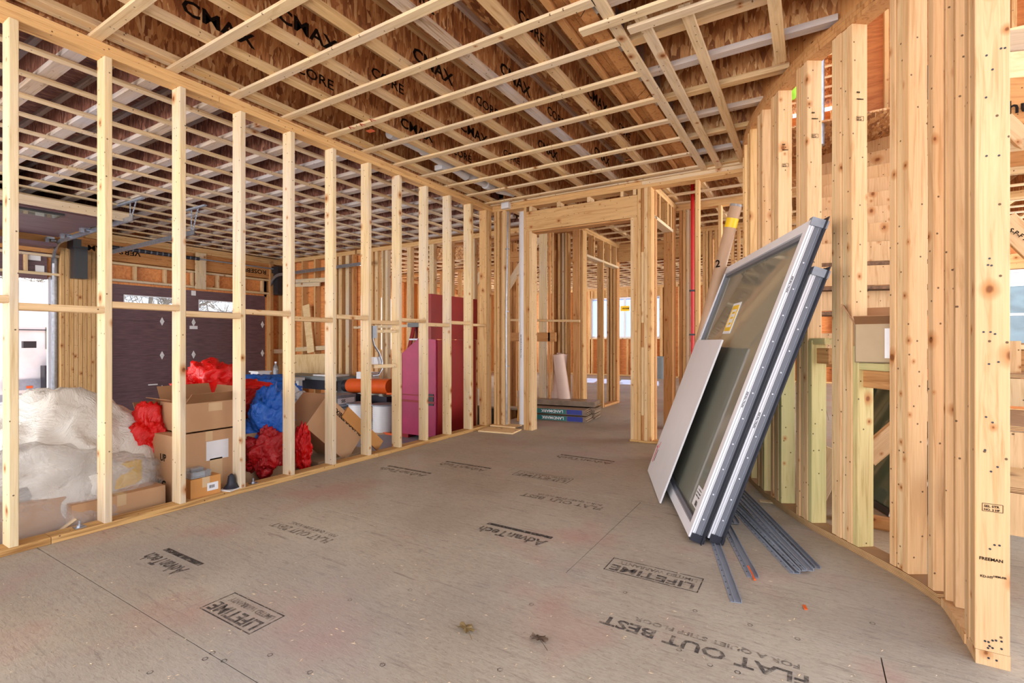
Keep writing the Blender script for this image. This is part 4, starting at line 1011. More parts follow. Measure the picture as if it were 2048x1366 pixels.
for x in (-.05, 1.45): board((x, 4.75, 0), (x, 4.75, 1.05), .09, .038, sr, 'post', 'brown', (1, 0, 0))
us = struct('wall_upper', 'framed upstairs wall with orange sheathing seen through the stair opening', (0, 6.7, 3.22))
for i in range(24):
    x = -1.9+i*.20
    board((x, 6.75, 3.3), (x, 6.75, 5.7), .038, .14, us, 'stud', 'gold', (1, 0, 0))
for i in range(3):
    mb = MB(); mb.b2((.35+i*1.0, 6.86, 3.25), (1.348+i*1.0, 6.872, 5.7)); mb.build('sheathing_panel', M['ply'], us)
for z in (3.28, 5.72): board((-2, 6.75, z), (3.5, 6.75, z), .14, .038, us, 'plate', 'gold', (0, 1, 0))
board((-.6, 6.58, 3.12), (2.6, 6.58, 3.12), .20, .04, us, 'floor_beam', 'lvl', (0, 0, 1))
cu_ = struct('ceiling_upper', 'upstairs ceiling joists and strapping', (0, 6, 5.8))
for i in range(15):
    board((-2.4+i*.4064, 1.6, 5.86), (-2.4+i*.4064, 12, 5.86), .064, .09, cu_, 'joist', 'flange', (1, 0, 0))
for i in range(24): board((-2.6, 1.8+i*.4064, 5.79), (3.6, 1.8+i*.4064, 5.79), .064, .019, cu_, 'strap', 'strap', (0, 1, 0))
for i in range(5):
    mb = MB(); mb.b2((-2.6+i*1.25, 1.5, 5.92), (-1.352+i*1.25, 12, 5.94)); mb.build('deck_panel', M['osb'], cu_)
# deck over the rooms beyond the stair, and far right window wall
wr, PR = sheathed('wall_right_far', 'far wall piece with a double hung window at the right edge', (2.25, 11.0, 0), (3.62, 11.0, 0), 0, Z2, ((.15, 1.15, .85, 2.27),), 'ply')
w3_ = window('window_3', 'double hung window at the right edge with a mid rail', 2.40, 3.40, .85, 2.27, 11.0, 1, 'glass_clear')
mb = MB(); mb.b2((2.45, 10.96, 1.53), (3.35, 11.03, 1.57)); mb.build('mid_rail', M['vinyl'], w3_)
# framing glimpsed right of the post
fr_ = struct('wall_stair_side', 'beams and braces past the post at the right edge', (1.8, 5, 0))
for py, h, m in ((80, .12, 'pale'), (290, .08, 'pale'), (318, .10, 'brown'), (340, .05, 'pale')):
    a, b = onY(2008, py+4, 4.3), onY(2090, py-6, 4.1); board(a, b, h, .04, fr_, 'beam', m, (0, 0, 1))
a, b = onY(2006, 205, 4.5), onY(2090, 200, 4.5); board(a, b, .30, .04, fr_, 'beam', 'lvl', (0, 0, 1))
c = onY(2013, 230, 4.47); text('huber', .12, M['ink_black'], fr_, c+V(0, -.01, 0), (1, 0, 0), (0, 0, 1))
a, b = onY(2005, 240, 4.2), onY(2090, 320, 4.2); board(a, b, .09, .04, fr_, 'brace', 'post', (0, 0, 1))
a, b = onY(2005, 440, 4.6), onY(2090, 520, 4.6); board(a, b, .14, .04, fr_, 'brace', 'post', (0, 0, 1))
c = onY(2016, 462, 4.57); text('S-P-F 2', .04, M['ink_black'], fr_, c, (1, 0, -.9), (.9, 0, 1))
mb = MB(); a = onY(2005, 170, 5.0); mb.box((a.x+.5, 5.05, a.z+.2), (1.2, .015, .45)); mb.build('plywood_panel', M['ply_pale'], fr_)
a, b = onY(2018, 682, 4.4), onY(2018, 760, 4.4); board(a, b, .09, .09, fr_, 'short_post', 'post', (1, 0, 0))
# white duct in the upper stair void
mb = MB(); mb.cyl((.05, 5.6, 3.0), (.05, 5.6, 4.6), .06, 14); o = mb.build('foil_duct', M['steel'])
tag(o, 'silvery foil duct rising behind the curved studs', 'duct')
mb = MB(); mb.box((.97, 6.55, 3.62), (.22, .12, .62), Matrix.Rotation(.14, 3, 'Y')); o = mb.build('black_pad_bundle', M['black'])
for i in range(5): mb = MB(); mb.box((.91+i*.04, 6.485, 3.82), (.016, .006, .10), Matrix.Rotation(.14, 3, 'Y')); mb.build('white_stripe', M['label'], o)
tag(o, 'bundle of black sheets with white end marks standing upstairs', 'bundle')
c = onY(1576, 180, 4.6); mb = MB(); mb.lathe((c.x, 4.6, c.z-.08), [(.0, 0), (.06, .01), (.075, .06), (.06, .12), (.02, .15), (0, .152)], 14); o = mb.build('lime_cap', M['lime']); tag(o, 'lime green bag hanging high between the curved studs', 'bag')

# under the stair: carton on the ledge, leaning dark frames, brace
def carton(name, lab, c, size, rz=0., mat='card', top='closed', group=None, tape=True, rx=0., labels=(), cat='box', texts=()):
    """cardboard carton standing at c (centre of its base); walls, flaps and tape as parts"""
    o = thing(name, lab, cat, c, group); o.matrix_basis = Matrix.Translation(Vector(c)) @ Matrix.Rotation(rz, 4, 'Z') @ Matrix.Rotation(rx, 4, 'X')
    w, d, h = size; Mx = o.matrix_basis
    def part(nm, boxes, m, par=o):
        mb = MB()
        for cc, sz in boxes: mb.box(cc, sz)
        q = mb.build(nm, M[m] if isinstance(m, str) else m, None, origin=(0, 0, 0)); q.parent = par; q.matrix_basis = Matrix.Identity(4); return q
    if top == 'closed':
        part('body', [((0, 0, h/2), (w, d, h))], mat)
        part('flap', [((0, -d/4, h+.002), (w*.998, d/2-.002, .004))], mat); part('flap', [((0, d/4, h+.002), (w*.998, d/2-.002, .004))], mat)
        if tape: part('tape', [((0, 0, h+.0045), (w+.001, .05, .001)), ((w/2+.0006, 0, h-.03), (.001, .05, .07)), ((-w/2-.0006, 0, h-.03), (.001, .05, .07))], 'tape')
    else:
        t = .005
        part('body', [((0, 0, t/2), (w, d, t)), ((-w/2+t/2, 0, h/2), (t, d, h)), ((w/2-t/2, 0, h/2), (t, d, h)), ((0, -d/2+t/2, h/2), (w, t, h)), ((0, d/2-t/2, h/2), (w, t, h))], mat)
        for sx, a in ((1, .9), (-1, .5)):
            mb = MB(); mb.box((sx*(w/2+math.sin(a)*.06), 0, h+math.cos(a)*.06), (.004, d*.98, .12), Matrix.Rotation(sx*a, 3, 'Y')); q = mb.build('flap', M['card_dark'], None, origin=(0, 0, 0)); q.parent = o; q.matrix_basis = Matrix.Identity(4)
        for sy, a in ((1, .35), (-1, 1.2)):
            mb = MB(); mb.box((0, sy*(d/2+math.sin(a)*.05), h+math.cos(a)*.05), (w*.98, .004, .10), Matrix.Rotation(-sy*a, 3, 'X')); q = mb.build('flap', M['card_dark'], None, origin=(0, 0, 0)); q.parent = o; q.matrix_basis = Matrix.Identity(4)
    for f, u, v, a, b, m in labels:   # face, position on it, size
        if f == 'x': bx = ((w/2+.0008, u, v), (.0012, a, b))
        elif f == '-y': bx = ((u, -d/2-.0008, v), (a, .0012, b))
        elif f == '-x': bx = ((-w/2-.0008, u, v), (.0012, a, b))
        part('paper_label' if m == 'label' else 'tape_strip', [bx], m)
    for f, u, v, sz, s_, r_ in texts:
        c_, s2 = math.cos(r_), math.sin(r_)
        if f == 'x': loc = V(w/2+.0012, u, v); ex = V(0, c_, s2); ey = V(0, -s2, c_)
        else: loc = V(u, -d/2-.0012, v); ex = V(c_, 0, s2); ey = V(-s2, 0, c_)
        q = text(s_, sz, M['ink_black'], None, (0, 0, 0), ex, ey); q.parent = o; m4 = q.matrix_basis.copy(); m4.translation = loc; q.matrix_basis = m4
    return o
c = onY(1755, 745, 3.20)
carton('cardboard_carton', 'open brown carton with a white document label on the stud ledge', (c.x+.03, 3.20, 1.005), (.24, .20, .20), -.15, 'card_grey', 'open', labels=(('-y', .06, .10, .11, .15, 'label'),))
def leaning_frame(name, lab, c, L, rx, rz, grp=None, mat='fin'):
    o = thing(name, lab, 'window frame', c, grp); mm = Matrix.Translation(Vector(c)) @ Matrix.Rotation(rz, 4, 'Z') @ Matrix.Rotation(rx, 4, 'Y'); o.matrix_basis = mm
    for nm, bx, m in (('frame', [((0, -.35, L/2), (.05, .04, L)), ((0, .35, L/2), (.05, .04, L)), ((0, 0, .02), (.05, .66, .04)), ((0, 0, L-.02), (.05, .66, .04))], mat), ('pane', [((0, 0, L/2), (.008, .66, L-.08))], 'glass_green'), ('edge_strip', [((-.026, -.366, L/2), (.012, .006, L))], 'vinyl')):
        mb = MB(); [mb.box(cc, ss) for cc, ss in bx]; q = mb.build(nm, M[m], None, origin=(0, 0, 0)); q.parent = o; q.matrix_basis = Matrix.Identity(4)
    return o
for i in range(6):
    p = onz(1700+i*14, 905-i*2, 0)
    leaning_frame('stored_window_frame', 'black edged window frame leaning in the row under the stair, %s' % ('the front one', 'just behind the front one', 'third from the front', 'fourth from the front', 'second from the back', 'rearmost of the row')[i], (.32+i*.075, 4.25+i*.05, 0), .84, math.radians(16), math.radians(20), 'window frames stored under the stair')
board_ = board((.28, 3.62, .42), (.62, 3.75, .78), .12, .038, None, 'brace_board', 'post', (0, 0, 1)); tag(board_, 'diagonal pale board propped low behind the curved wall', 'board')
board_ = board((.02, 3.75, .10), (.14, 3.75, .42), .12, .038, None, 'offcut_board', 'pale', (0, 0, 1)); tag(board_, 'short offcut leaning near the floor between the studs', 'board')
board_ = board((.12, 3.7, .03), (.60, 3.62, .03), .06, .09, None, 'floor_block', 'brown', (0, 0, 1)); tag(board_, 'brown block lying on the floor inside the curved wall', 'board')

# ------------------------------------------------------------ two big window units leaning on the curved wall
E = V(-.3666, .9304, 0).normalized(); Lv = V(.582, .230, 1.7295).normalized(); Nn = E.cross(Lv); 
if Nn.x < 0: Nn = -Nn
RW = Matrix((E, Lv, Nn)).transposed()
def unit(lab, o0, wd, ht, dp, pane, front=True):
    o = thing('window_unit', lab, 'window', o0); o0 = Vector(o0)
    def bx(nm, lst, m, par=o):
        mb = MB()
        for a0, a1, b0, b1, c0, c1 in lst: mb.box(o0+RW@V((a0+a1)/2, (b0+b1)/2, (c0+c1)/2), (a1-a0, b1-b0, c1-c0), RW)
        return mb.build(nm, M[m] if isinstance(m, str) else m, par)
    f = .06
    bx('outer_frame', [(0, wd, 0, f, 0, .028), (0, wd, ht-f, ht, 0, .028), (0, f, f, ht-f, 0, .028), (wd-f, wd, f, ht-f, 0, .028)], 'vinyl')
    g = f+.028
    bx('inner_frame', [(f, wd-f, f, g, .012, .04), (f, wd-f, ht-g, ht-f, .012, .04), (f, g, g, ht-g, .012, .04), (wd-g, wd-f, g, ht-g, .012, .04)], 'vinyl_grey')
    bx('jamb', [(0.002, wd-.002, .002, .02, .030, dp-.02), (0.002, wd-.002, ht-.02, ht-.002, .030, dp-.02), (.002, .02, .02, ht-.02, .030, dp-.02), (wd-.02, wd-.002, .02, ht-.02, .030, dp-.02)], 'vinyl_grey')
    bx('jamb_lip', [(-.003, .004, -.002, ht, .050, .053)], 'steel_dull'); bx('jamb_groove', [(-.001, .004, .0, ht, .009, .011), (-.001, .004, .0, ht, .022, .0235)], 'vinyl_grey')
    bx('nailing_fin', [(-.035, .02, -.02, ht+.03, dp-.02, dp-.016), (wd-.02, wd+.03, -.02, ht+.03, dp-.02, dp-.016), (0, wd, ht-.02, ht+.03, dp-.02, dp-.016), (0, wd, -.02, .02, dp-.02, dp-.016)], 'fin')
    bx('back_edge', [(.0, .03, 0, ht, dp-.016, dp), (wd-.03, wd, 0, ht, dp-.016, dp), (0, wd, 0, .03, dp-.016, dp), (0, wd, ht-.03, ht, dp-.016, dp)], 'fin')
    bx('pane', [(g, wd-g, g, ht-g, .030, .036)], pane)
    bx('corner_cap', [(-.012, .03, ht-.03, ht+.014, .0, dp)], 'steel_dull'); bx('corner_cap', [(-.012, .03, -.012, .03, .01, dp)], 'fin')
    mb = MB()
    for k in range(11):
        b = .12+k*(ht-.2)/11; mb.box(o0+RW@V(-.0005, b, .042), (.003, .007, .007), RW)
    q = mb.build('screw_holes', M['vinyl'], o); q['kind'] = 'stuff'
    # pale printed film strip on the jamb
    for b in (ht*.42, ht*.78):
        if not front and b > ht*.5: continue
        text('INSTALL THIS SIDE', .011, M['ink_black'], o, o0+RW@V(-.0015, b, .020), Lv, -Nn)
    return o, bx
U1 = V(-.582, 2.843, .034)
u1, bx1 = unit('large white framed window unit with film on its glass, leaning in front of its twin', U1, 1.796, 1.84, .086, 'glass')
c = (.86, .96, 1.12, 1.36)
sk = bx1('sticker', [(.90, 1.10, 1.22, 1.46, .026, .029)], 'label'); bx1('sticker_print', [(.92, 1.08, 1.24, 1.27, .024, .0265), (.92, 1.08, 1.41, 1.44, .024, .0265), (.915, .935, 1.26, 1.42, .024, .0265), (1.065, 1.085, 1.26, 1.42, .024, .0265), (.965, 1.035, 1.29, 1.305, .024, .0265), (.965, 1.035, 1.335, 1.35, .024, .0265), (.965, 1.035, 1.375, 1.39, .024, .0265)], 'yellow', sk)
lb = bx1('paper_label', [(.14, .26, .12, .24, .026, .029)], 'label'); bx1('label_print', [(.155, .20, .13, .16, .024, .0265), (.155, .245, .18, .187, .024, .0265), (.155, .245, .20, .207, .024, .0265), (.155, .23, .22, .226, .024, .0265)], 'ink', lb)
U2 = U1+V(.93, .367, 0)*.101
u2, bx2 = unit('second window unit with greenish glass, leaning behind the large white one', U2+V(0, 0, 0), 1.74, 1.56, .086, 'glass_green', False)
# flat white panels leaning on the front unit
def panel(lab, bl, br, ht, off):
    bl = Vector(bl); br = Vector(br); ex = (br-bl).normalized(); l = Lv-ex*Lv.dot(ex); l.normalize(); n = ex.cross(l); rot = Matrix((ex, l, n)).transposed(); w = (br-bl).length
    mb = MB(); mb.box(bl+ex*w/2+l*ht/2+n*off, (w, ht, .012), rot); o = mb.build('fibre_board', M['panelw']); tag(o, lab, 'board', 'white boards against the window'); return o, ex, l, n
o1, ex, l, n = panel('white flat panel with red and black print, leaning against the front window unit', (-1.195, 4.22, .006), (-.885, 3.415, .006), 1.19, .0)
mb = MB()
p0 = V(-1.195, 4.22, .006)+ex*.08
for k, (a, b, w_, h_, m_) in enumerate(((.05, .10, .012, .14, 'redpipe'), (.075, .10, .010, .16, 'redpipe'), (.12, .12, .014, .10, 'ink_black'), (.12, .24, .014, .05, 'redpipe'), (.03, .22, .02, .02, 'redpipe'))):
    mb = MB(); c = V(-1.195, 4.22, .006)+ex*a+l*(b+h_/2)+n*(.0068 if n.dot(V(-1, -.4, 0)) > 0 else -.0068); mb.box(c, (w_, h_, .001), Matrix((ex, l, n)).transposed()); mb.build('print', M[m_], o1)
o2, *_ = panel('second white panel, mostly hidden just behind the printed one', (-1.215, 4.26, .02), (-.90, 3.45, .02), 1.16, (-.014 if n.x < 0 else .014) if n.dot(V(-1, -.4, 0)) > 0 else .014)

# metal flashing strips fanned on the floor
def strip_on_floor(a, b, w, z, lab, rod=False):
    a = onz(*a, 0); b = onz(*b, 0); d = (b-a).normalized(); e = V(-d.y, d.x, 0); o = thing('flashing_strip', lab, 'flashing strip', (b.x, b.y, z), 'grey metal flashing strips on the floor')
    L = (b-a).length; rot = Matrix((d, e, V(0, 0, 1))).transposed(); m = (a+b)/2
    mb = MB(); mb.box(m+V(0, 0, z+.002), (L, w, .002), rot); mb.box(m+e*w/2+V(0, 0, z+.008), (L, .002, .014), rot); mb.box(m-e*w*.1+V(0, 0, z+.007), (L, .002, .010), rot); mb.build('channel', M['flash'], o)
    mb = MB()
    for k in range(int(L/.06)): mb.box(a+d*(.03+k*.06)-e*w*.32+V(0, 0, z+.0035), (.006, .006, .001), rot)
    q = mb.build('nail_slots', M['fin'], o); q['kind'] = 'stuff'
    if rod: mb = MB(); mb.cyl(a+d*(L-.1)+V(0, 0, z+.01), b+d*.035+V(0, 0, z+.008), .005, 8); mb.build('copper_rod', M['orange'], o)
strip_on_floor((1428, 1080), (1472, 1206), .045, 0, 'grey flashing strip reaching farthest toward the camera')
strip_on_floor((1440, 1030), (1506, 1156), .05, 0, 'grey flashing strip with a copper rod at its tip', True)
strip_on_floor((1455, 1005), (1590, 1148), .045, 0, 'grey flashing strip at the left side of the fanned bundle')
strip_on_floor((1468, 1012), (1602, 1148), .04, .012, 'grey flashing strip on top in the middle of the bundle')
strip_on_floor((1470, 992), (1616, 1150), .05, .018, 'broad grey flashing strip near the right of the bundle')
strip_on_floor((1478, 978), (1632, 1138), .04, 0, 'rightmost grey flashing strip of the bundle')
strip_on_floor((1452, 1020), (1470, 1050), .05, .006, 'short grey flashing piece beside the window units')
# tube leaning behind the units
a, b = V(-1.13, 4.78, .0), V(-.555, 4.66, 2.30)
tb = thing('cardboard_tube', 'long brown cardboard tube with yellow tape, leaning in the corner', 'tube', a)
mb = MB(); mb.cyl(a+V(0, 0, .04), b, .050, 24, caps=False); mb.cyl(a+V(0, 0, .04), b, .046, 24, caps=False); mb.cyl(a+V(0, 0, .04), a+V(0, 0, .04)+(b-a)*.01, .049, 24); mb.build('tube', M['kraft'], tb)
d = (b-a).normalized(); mb = MB(); mb.cyl(b-d*.20, b-d*.12, .0508, 24); mb.build('yellow_tape', M['yellow'], tb)
mb = MB(); mb.cyl(b-d*.02, b+d*.001, .0509, 24, caps=False); mb.build('end_cap', M['clear'], tb)
c = b-d*.55; text('2', .09, M['ink_black'], tb, c+V(-.035, -.045, 0), (.7, -.3, 0), d)

# leaves and scraps on the floor
def leaf(px, py, r, lab, mat, seed):
    c = onz(px, py, .004); q = random.Random(seed); pts = []
    n = 22
    for i in range(n):
        a = 2*PI*i/n; rr = r*(.55+.45*abs(math.cos(2.5*a)))*(.8+.3*q.random()); pts.append(c+V(math.cos(a)*rr*1.3, math.sin(a)*rr*.8, q.uniform(.0, .014)))
    mb = MB(); mb.add([c+V(0, 0, .006)]+pts, [(0, 1+i, 1+(i+1) % n) for i in range(n)], 0)
    th = thing('dry_leaf', lab, 'leaf', (c.x, c.y, 0)); mb.build('blade', M[mat], th)
    mb = MB(); mb.tube([c+V(0, 0, .006), c+V(.03, -.02, .004), c+V(.06, -.045, .003)], .0012, 5); mb.build('stalk', M[mat], th)
leaf(932, 1258, .035, 'tan curled dry leaf lying on the floor, left of the darker one', 'leaf', 3); leaf(1077, 1279, .032, 'dark crumpled dry leaf lying on the floor', 'leaf_dark', 5)
c = onz(1530, 1003); mb = MB(); mb.box((c.x+.02, c.y, .003), (.11, .05, .004), Matrix.Rotation(.2, 3, 'Z')); o = mb.build('wood_scrap', M['strap']); tag(o, 'thin pale wood scrap on the floor behind the flashing strips', 'scrap')
c = onz(1610, 1216); mb = MB(); mb.box((c.x, c.y, .003), (.012, .035, .004), Matrix.Rotation(.2, 3, 'Z')); o = mb.build('wood_splinter', M['orange']); tag(o, 'tiny orange splinter on the open floor near the curved plate', 'scrap')

# ------------------------------------------------------------ pipes at the back corner
pp = thing('vertical_pipe', 'tall white plastic pipe standing in the back wall beside the doorway', 'pipe', (-3.24, 5.60, 0))
mb = MB(); mb.cyl((-3.24, 5.60, .03), (-3.24, 5.60, 2.89), .043, 24); mb.build('pipe', M['pvc'], pp)
text('PVC-1 ASTM D2729 SEWER PIPE', .022, M['ink'], pp, (-3.228, 5.5565, .9), (0, 0, 1), (-1, 0, 0))
cn = thing('conduit', 'thin grey metal conduit dropping from a white ceiling box', 'conduit', (-3.335, 5.37, 0))
mb = MB(); mb.tube([(-3.32, 5.37, 2.78), (-3.325, 5.36, 2.2), (-3.34, 5.36, 1.4), (-3.335, 5.36, .6), (-3.34, 5.37, .05)], .012, 8); mb.build('tube', M['steel'], cn)
mb = MB(); mb.box((-3.345, 5.36, 2.86), (.11, .06, .09)); mb.build('junction_box', M['pvc'], cn)
for z in (2.3, 1.5, .8): mb = MB(); mb.box((-3.33, 5.368, z), (.05, .02, .014)); mb.build('clamp', M['steel'], cn)
for i, (lab, c, s, rz) in enumerate((('lower larger plywood scrap on the floor below the pipe', onz(1000, 862), (.46, .30), .15), ('upper smaller plywood scrap stacked below the pipe', onz(1012, 855), (.36, .20), .1))):
    mb = MB(); mb.box((c.x, c.y, .009+.018*i), (*s, .016), Matrix.Rotation(rz, 3, 'Z')); o = mb.build('plywood_scrap', M['ply_pale']); tag(o, lab, 'scrap')
lv = board((-3.46, 5.62, 0.0), (-3.40, 5.75, 1.35), .09, .03, None, 'spirit_level', 'stud'); COL.objects.unlink(lv); bpy.data.objects.remove(lv)
ld = thing('extension_ladder', 'yellow ladder rail standing behind the corner studs', 'ladder', (-3.4, 5.95, 0))
for dx in (0, .06): board((-3.50+dx, 5.95, 0), (-3.42+dx, 6.0, 1.40), .03, .06, ld, 'rail', M['ladder_yellow'] if dx == 0 else M['steel_dull'])
for k in range(4): mb = MB(); mb.cyl((-3.49+.02*k, 5.94, .25+k*.3), (-3.43+.02*k, 6.15, .25+k*.3), .012, 8); mb.build('rung', M['steel_dull'], ld)
# white vent pipe running between the joists
vp = thing('vent_pipe', 'white plastic vent pipe with couplings run between the ceiling joists', 'pipe', (-3.3, 4.5, 2.95))
def seg(p, q, r=.05, nm='pipe'): mb = MB(); mb.cyl(p, q, r, 18); return mb.build(nm, M['pvc'], vp)
seg((-3.28, 3.28, 3.02), (-3.25, 3.75, 3.0)); seg((-3.28, 3.26, 3.02), (-3.275, 3.36, 3.02), .058, 'coupling')
seg((-3.28, 3.7, 3.0), (-3.29, 4.35, 2.97), .045); seg((-3.30, 4.30, 2.99), (-3.30, 4.45, 2.97), .056, 'elbow'); seg((-3.33, 4.42, 3.03), (-3.28, 4.62, 2.965), .05, 'elbow')
seg((-3.28, 4.6, 2.965), (-3.27, 5.1, 2.97), .043); seg((-3.27, 4.78, 2.965), (-3.27, 4.92, 2.97), .058, 'coupling'); seg((-3.27, 5.05, 2.97), (-3.2, 5.30, 2.98), .05, 'tee')
mb = MB(); mb.box((-3.33, 4.05, 2.935), (.10, .10, .05)); mb.build('white_box', M['pvc'], vp)
c = onY(1385, 683, 6.45); o = thing('sprinkler_pipe', 'bright red vertical pipe beside the passage studs', 'pipe', (c.x, 6.45, 0))
mb = MB(); mb.cyl((c.x, 6.45, 0), (c.x, 6.45, 3.1), .022, 14); mb.build('pipe', M['redpipe'], o)
mb = MB(); mb.cyl((c.x+.055, 6.47, 0), (c.x+.055, 6.47, 3.0), .013, 10); mb.build('thin_pipe', M['redpipe'], o)
for z in (1.2, 1.75): mb = MB(); mb.box((c.x, 6.45, z), (.07, .06, .02)); mb.build('clamp', M['fin'], o)

# shingle bundles and rolls past the doorway
base = onz(1110, 842, 0)
for i, (lab, dx, dy, z, rz) in enumerate((('shingle bundle lying at the bottom of the front stack', 0, 0, 0, .0), ('shingle bundle on top of the front stack, slightly shifted', -.04, .05, .085, .03), ('shingle bundle at the top of the rear stack', -.03, .36, .17, .02), ('middle shingle bundle of the rear stack', .0, .34, .085, -.02), ('bottom shingle bundle of the rear stack', -.02, .35, 0, .01))):
    c = V(-3.13+dx, 6.38+dy, z); o = thing('shingle_bundle', lab, 'shingles', c, 'wrapped shingle bundles'); rot = Matrix.Rotation(rz+.12, 3, 'Z')
    mb = MB()
    for k in range(6): mb.box(c+rot@V(R.uniform(-.012, .012), 0, .008+k*.0125), (.98+R.uniform(-.02, .03), .33, .0105), rot)
    mb.build('shingles', M['shingle'], o)
    if i < 2:
        mb = MB(); mb.box(c+rot@V(-.1, -.168, .042), (.62, .003, .065), rot); w_ = mb.build('wrapper_band', M['teal'], o)
        mb = MB(); mb.box(c+rot@V(.33, -.169, .042), (.22, .003, .065), rot); mb.build('wrapper_end', M['navy'], o)
        text('LANDMARK', .055, M['label'], w_, c+rot@V(.17, -.1705, .062), rot@V(-1, 0, 0), (0, 0, -1), sx=1.1)
for i, (a, b, lab) in enumerate((((-3.42, 6.86, .0), (-3.28, 6.90, .93), 'rolled paper tube leaning at the left of the pair'), ((-3.20, 6.88, .0), (-3.30, 6.80, .92), 'rolled paper tube leaning at the right of the pair'))):
    a = Vector(a); b = Vector(b); o = thing('paper_roll', lab, 'roll', a, 'rolled paper behind the shingles'); mb = MB(); mb.cyl(a, b, .105, 20, .085); mb.build('roll', M['rollpaper'], o); mb = MB(); mb.cyl(b, b+(b-a).normalized()*.004, .03, 12); mb.build('core', M['kraft'], o)
c = onz(1323, 757, 0); c = V(c.x, c.y, 0); o = thing('trash_can', 'grey round trash can by the far wall', 'bin', c)
mb = MB(); mb.lathe(c, [(.17, 0), (.2, .5), (.215, .62)], 20); mb.build('body', M['greyp'], o); mb = MB(); mb.lathe(c+V(0, 0, .62), [(.23, 0), (.235, .04), (.22, .045)], 20); mb.build('rim', M['greyp'], o)

# ------------------------------------------------------------ garage contents
GZ = -.35
def blob(c, r, amp, sc, seed, n=3, flat=None, sag=0.):
    """crumpled sheet: a displaced sphere with ridged folds"""
    import bmesh
    bm = bmesh.new(); bmesh.ops.create_icosphere(bm, subdivisions=n, radius=1.)
    c = Vector(c); off = V(seed*3.1, seed*7.7, seed*1.3)
    for v in bm.verts:
        p = v.co.copy(); q = p*sc+off
        f = mnoise.noise(q); g = 1-abs(mnoise.noise(q*2.1+off)); h = 1-abs(mnoise.noise(V(q.x*4, q.y*1.5, q.z*4)))
        e = abs(mnoise.noise(q*5.3+off))+.5*abs(mnoise.noise(q*10.1-off))
        k = 1+amp*(f*1.2+(g-.75)*1.1+(h-.8)*.5-e*.42)
        w = V(p.x*r[0]*k, p.y*r[1]*k, p.z*r[2]*k)+c
        if flat is not None and w.z < flat: w.z = flat+(w.z-flat)*.06
        v.co = w
    me = bpy.data.meshes.new('sheet'); bm.to_mesh(me); bm.free()
    mb = MB(); mb.v = [v.co.copy() for v in me.vertices]; mb.f = [tuple(p.vertices) for p in me.polygons]; mb.m = [0]*len(mb.f); mb.sm = [True]*len(mb.f)
    return mb
# cartons
carton('moving_carton', 'large brown carton with bold print standing behind the fifth and sixth wall studs', (-3.98, 1.94, GZ), (.40, .48, .80), 0, 'card',
       labels=(('x', .06, .66, .16, .14, 'label'), ('x', .05, .50, .09, .2, 'tape')), texts=(('-y', -.02, .42, .09, 'KG', 0), ('-y', .02, .62, .07, 'UP', 0)))
carton('moving_carton', 'open brown carton stacked on the large printed carton', (-3.97, 1.97, GZ+.81), (.36, .38, .21), .0, 'card', 'open', labels=(('x', .02, .17, .10, .06, 'tape'),))
carton('moving_carton', 'wide plain brown carton under the blue and red plastic bags', (-4.20, 2.56, GZ), (.50, .72, .70), 0, 'card')
carton('moving_carton', 'low brown carton at the foot of the plastic covered heap', (-4.02, 1.40, GZ), (.5, .50, .48), 0, 'card')
carton('moving_carton', 'brown carton showing through the clear plastic at the left', (-4.15, .72, GZ), (.6, .85, .52), .03, 'card', texts=(('x', -.2, .2, .07, 'FRAGILE', .05),))
carton('moving_carton', 'half hidden carton with papers behind the plastic heap', (-5.2, 2.35, GZ), (.5, .4, .78), .1, 'card_orange', 'open')
c = onz(400, 992, Z0)
carton('small_carton', 'small orange brown carton with a bar code label, sitting on the sole plate', (-3.665, 1.835, Z0), (.10, .20, .125), 0, 'card_orange', labels=(('x', .045, .055, .075, .055, 'label'),), texts=(('x', .02, .045, .03, 'IIIII', 0),))
mb = MB(); mb.b2((-3.71, 1.74, Z0+.132), (-3.62, 1.87, Z0+.175)); mb.b2((-3.70, 1.75, Z0+.175), (-3.64, 1.83, Z0+.20)); o = mb.build('clear_clamshell', M['clear']); tag(o, 'clear plastic clamshell pack on top of the small carton', 'packaging')
mb = MB(); mb.b2((-3.705, 1.79, Z0+.133), (-3.66, 1.85, Z0+.165)); mb.build('card_insert', M['label'], o)
bt = thing('rubber_boot_vent', 'black rubber vent boot with a white base beside the small carton', 'vent boot', (-3.63, 2.02, Z0))
mb = MB(); mb.lathe((-3.63, 2.02, Z0+.008), [(.055, 0), (.045, .012), (.030, .03), (.022, .085), (.006, .10)], 16); mb.build('cone', M['fin'], bt); mb = MB(); mb.box((-3.62, 2.02, Z0+.004), (.10, .14, .007), Matrix.Rotation(.3, 3, 'Z')); mb.build('base', M['white'], bt)
# plastic covered heap
mb = blob((-4.42, 1.27, .06), (.56, .62, .72), .15, 1.5, 2, 5, GZ+.02)
tag(mb.build('white_plastic_sheet', M['poly']), 'billowing white plastic sheet heaped behind the left wall studs', 'plastic sheet')
mb = blob((-4.05, 1.0, .0), (.32, .80, .46), .15, 2.0, 5, 5, GZ+.02)
tag(mb.build('clear_plastic_sheet', M['polyclear']), 'shiny clear plastic sheet draped over cartons nearest the left studs', 'plastic sheet')
mb = MB(); mb.box((-4.02, 1.45, .22), (.2, .22, .16), Matrix.Rotation(.3, 3, 'Z')); tag(mb.build('yellow_case', M['yellow']), 'yellow case under the clear plastic beside the brown cartons', 'case')
mb = MB(); mb.box((-4.0, 1.33, .17), (.16, .10, .12), Matrix.Rotation(.5, 3, 'X')); tag(mb.build('grey_tool_case', M['steel_dull']), 'grey tool case showing under the clear plastic', 'case')
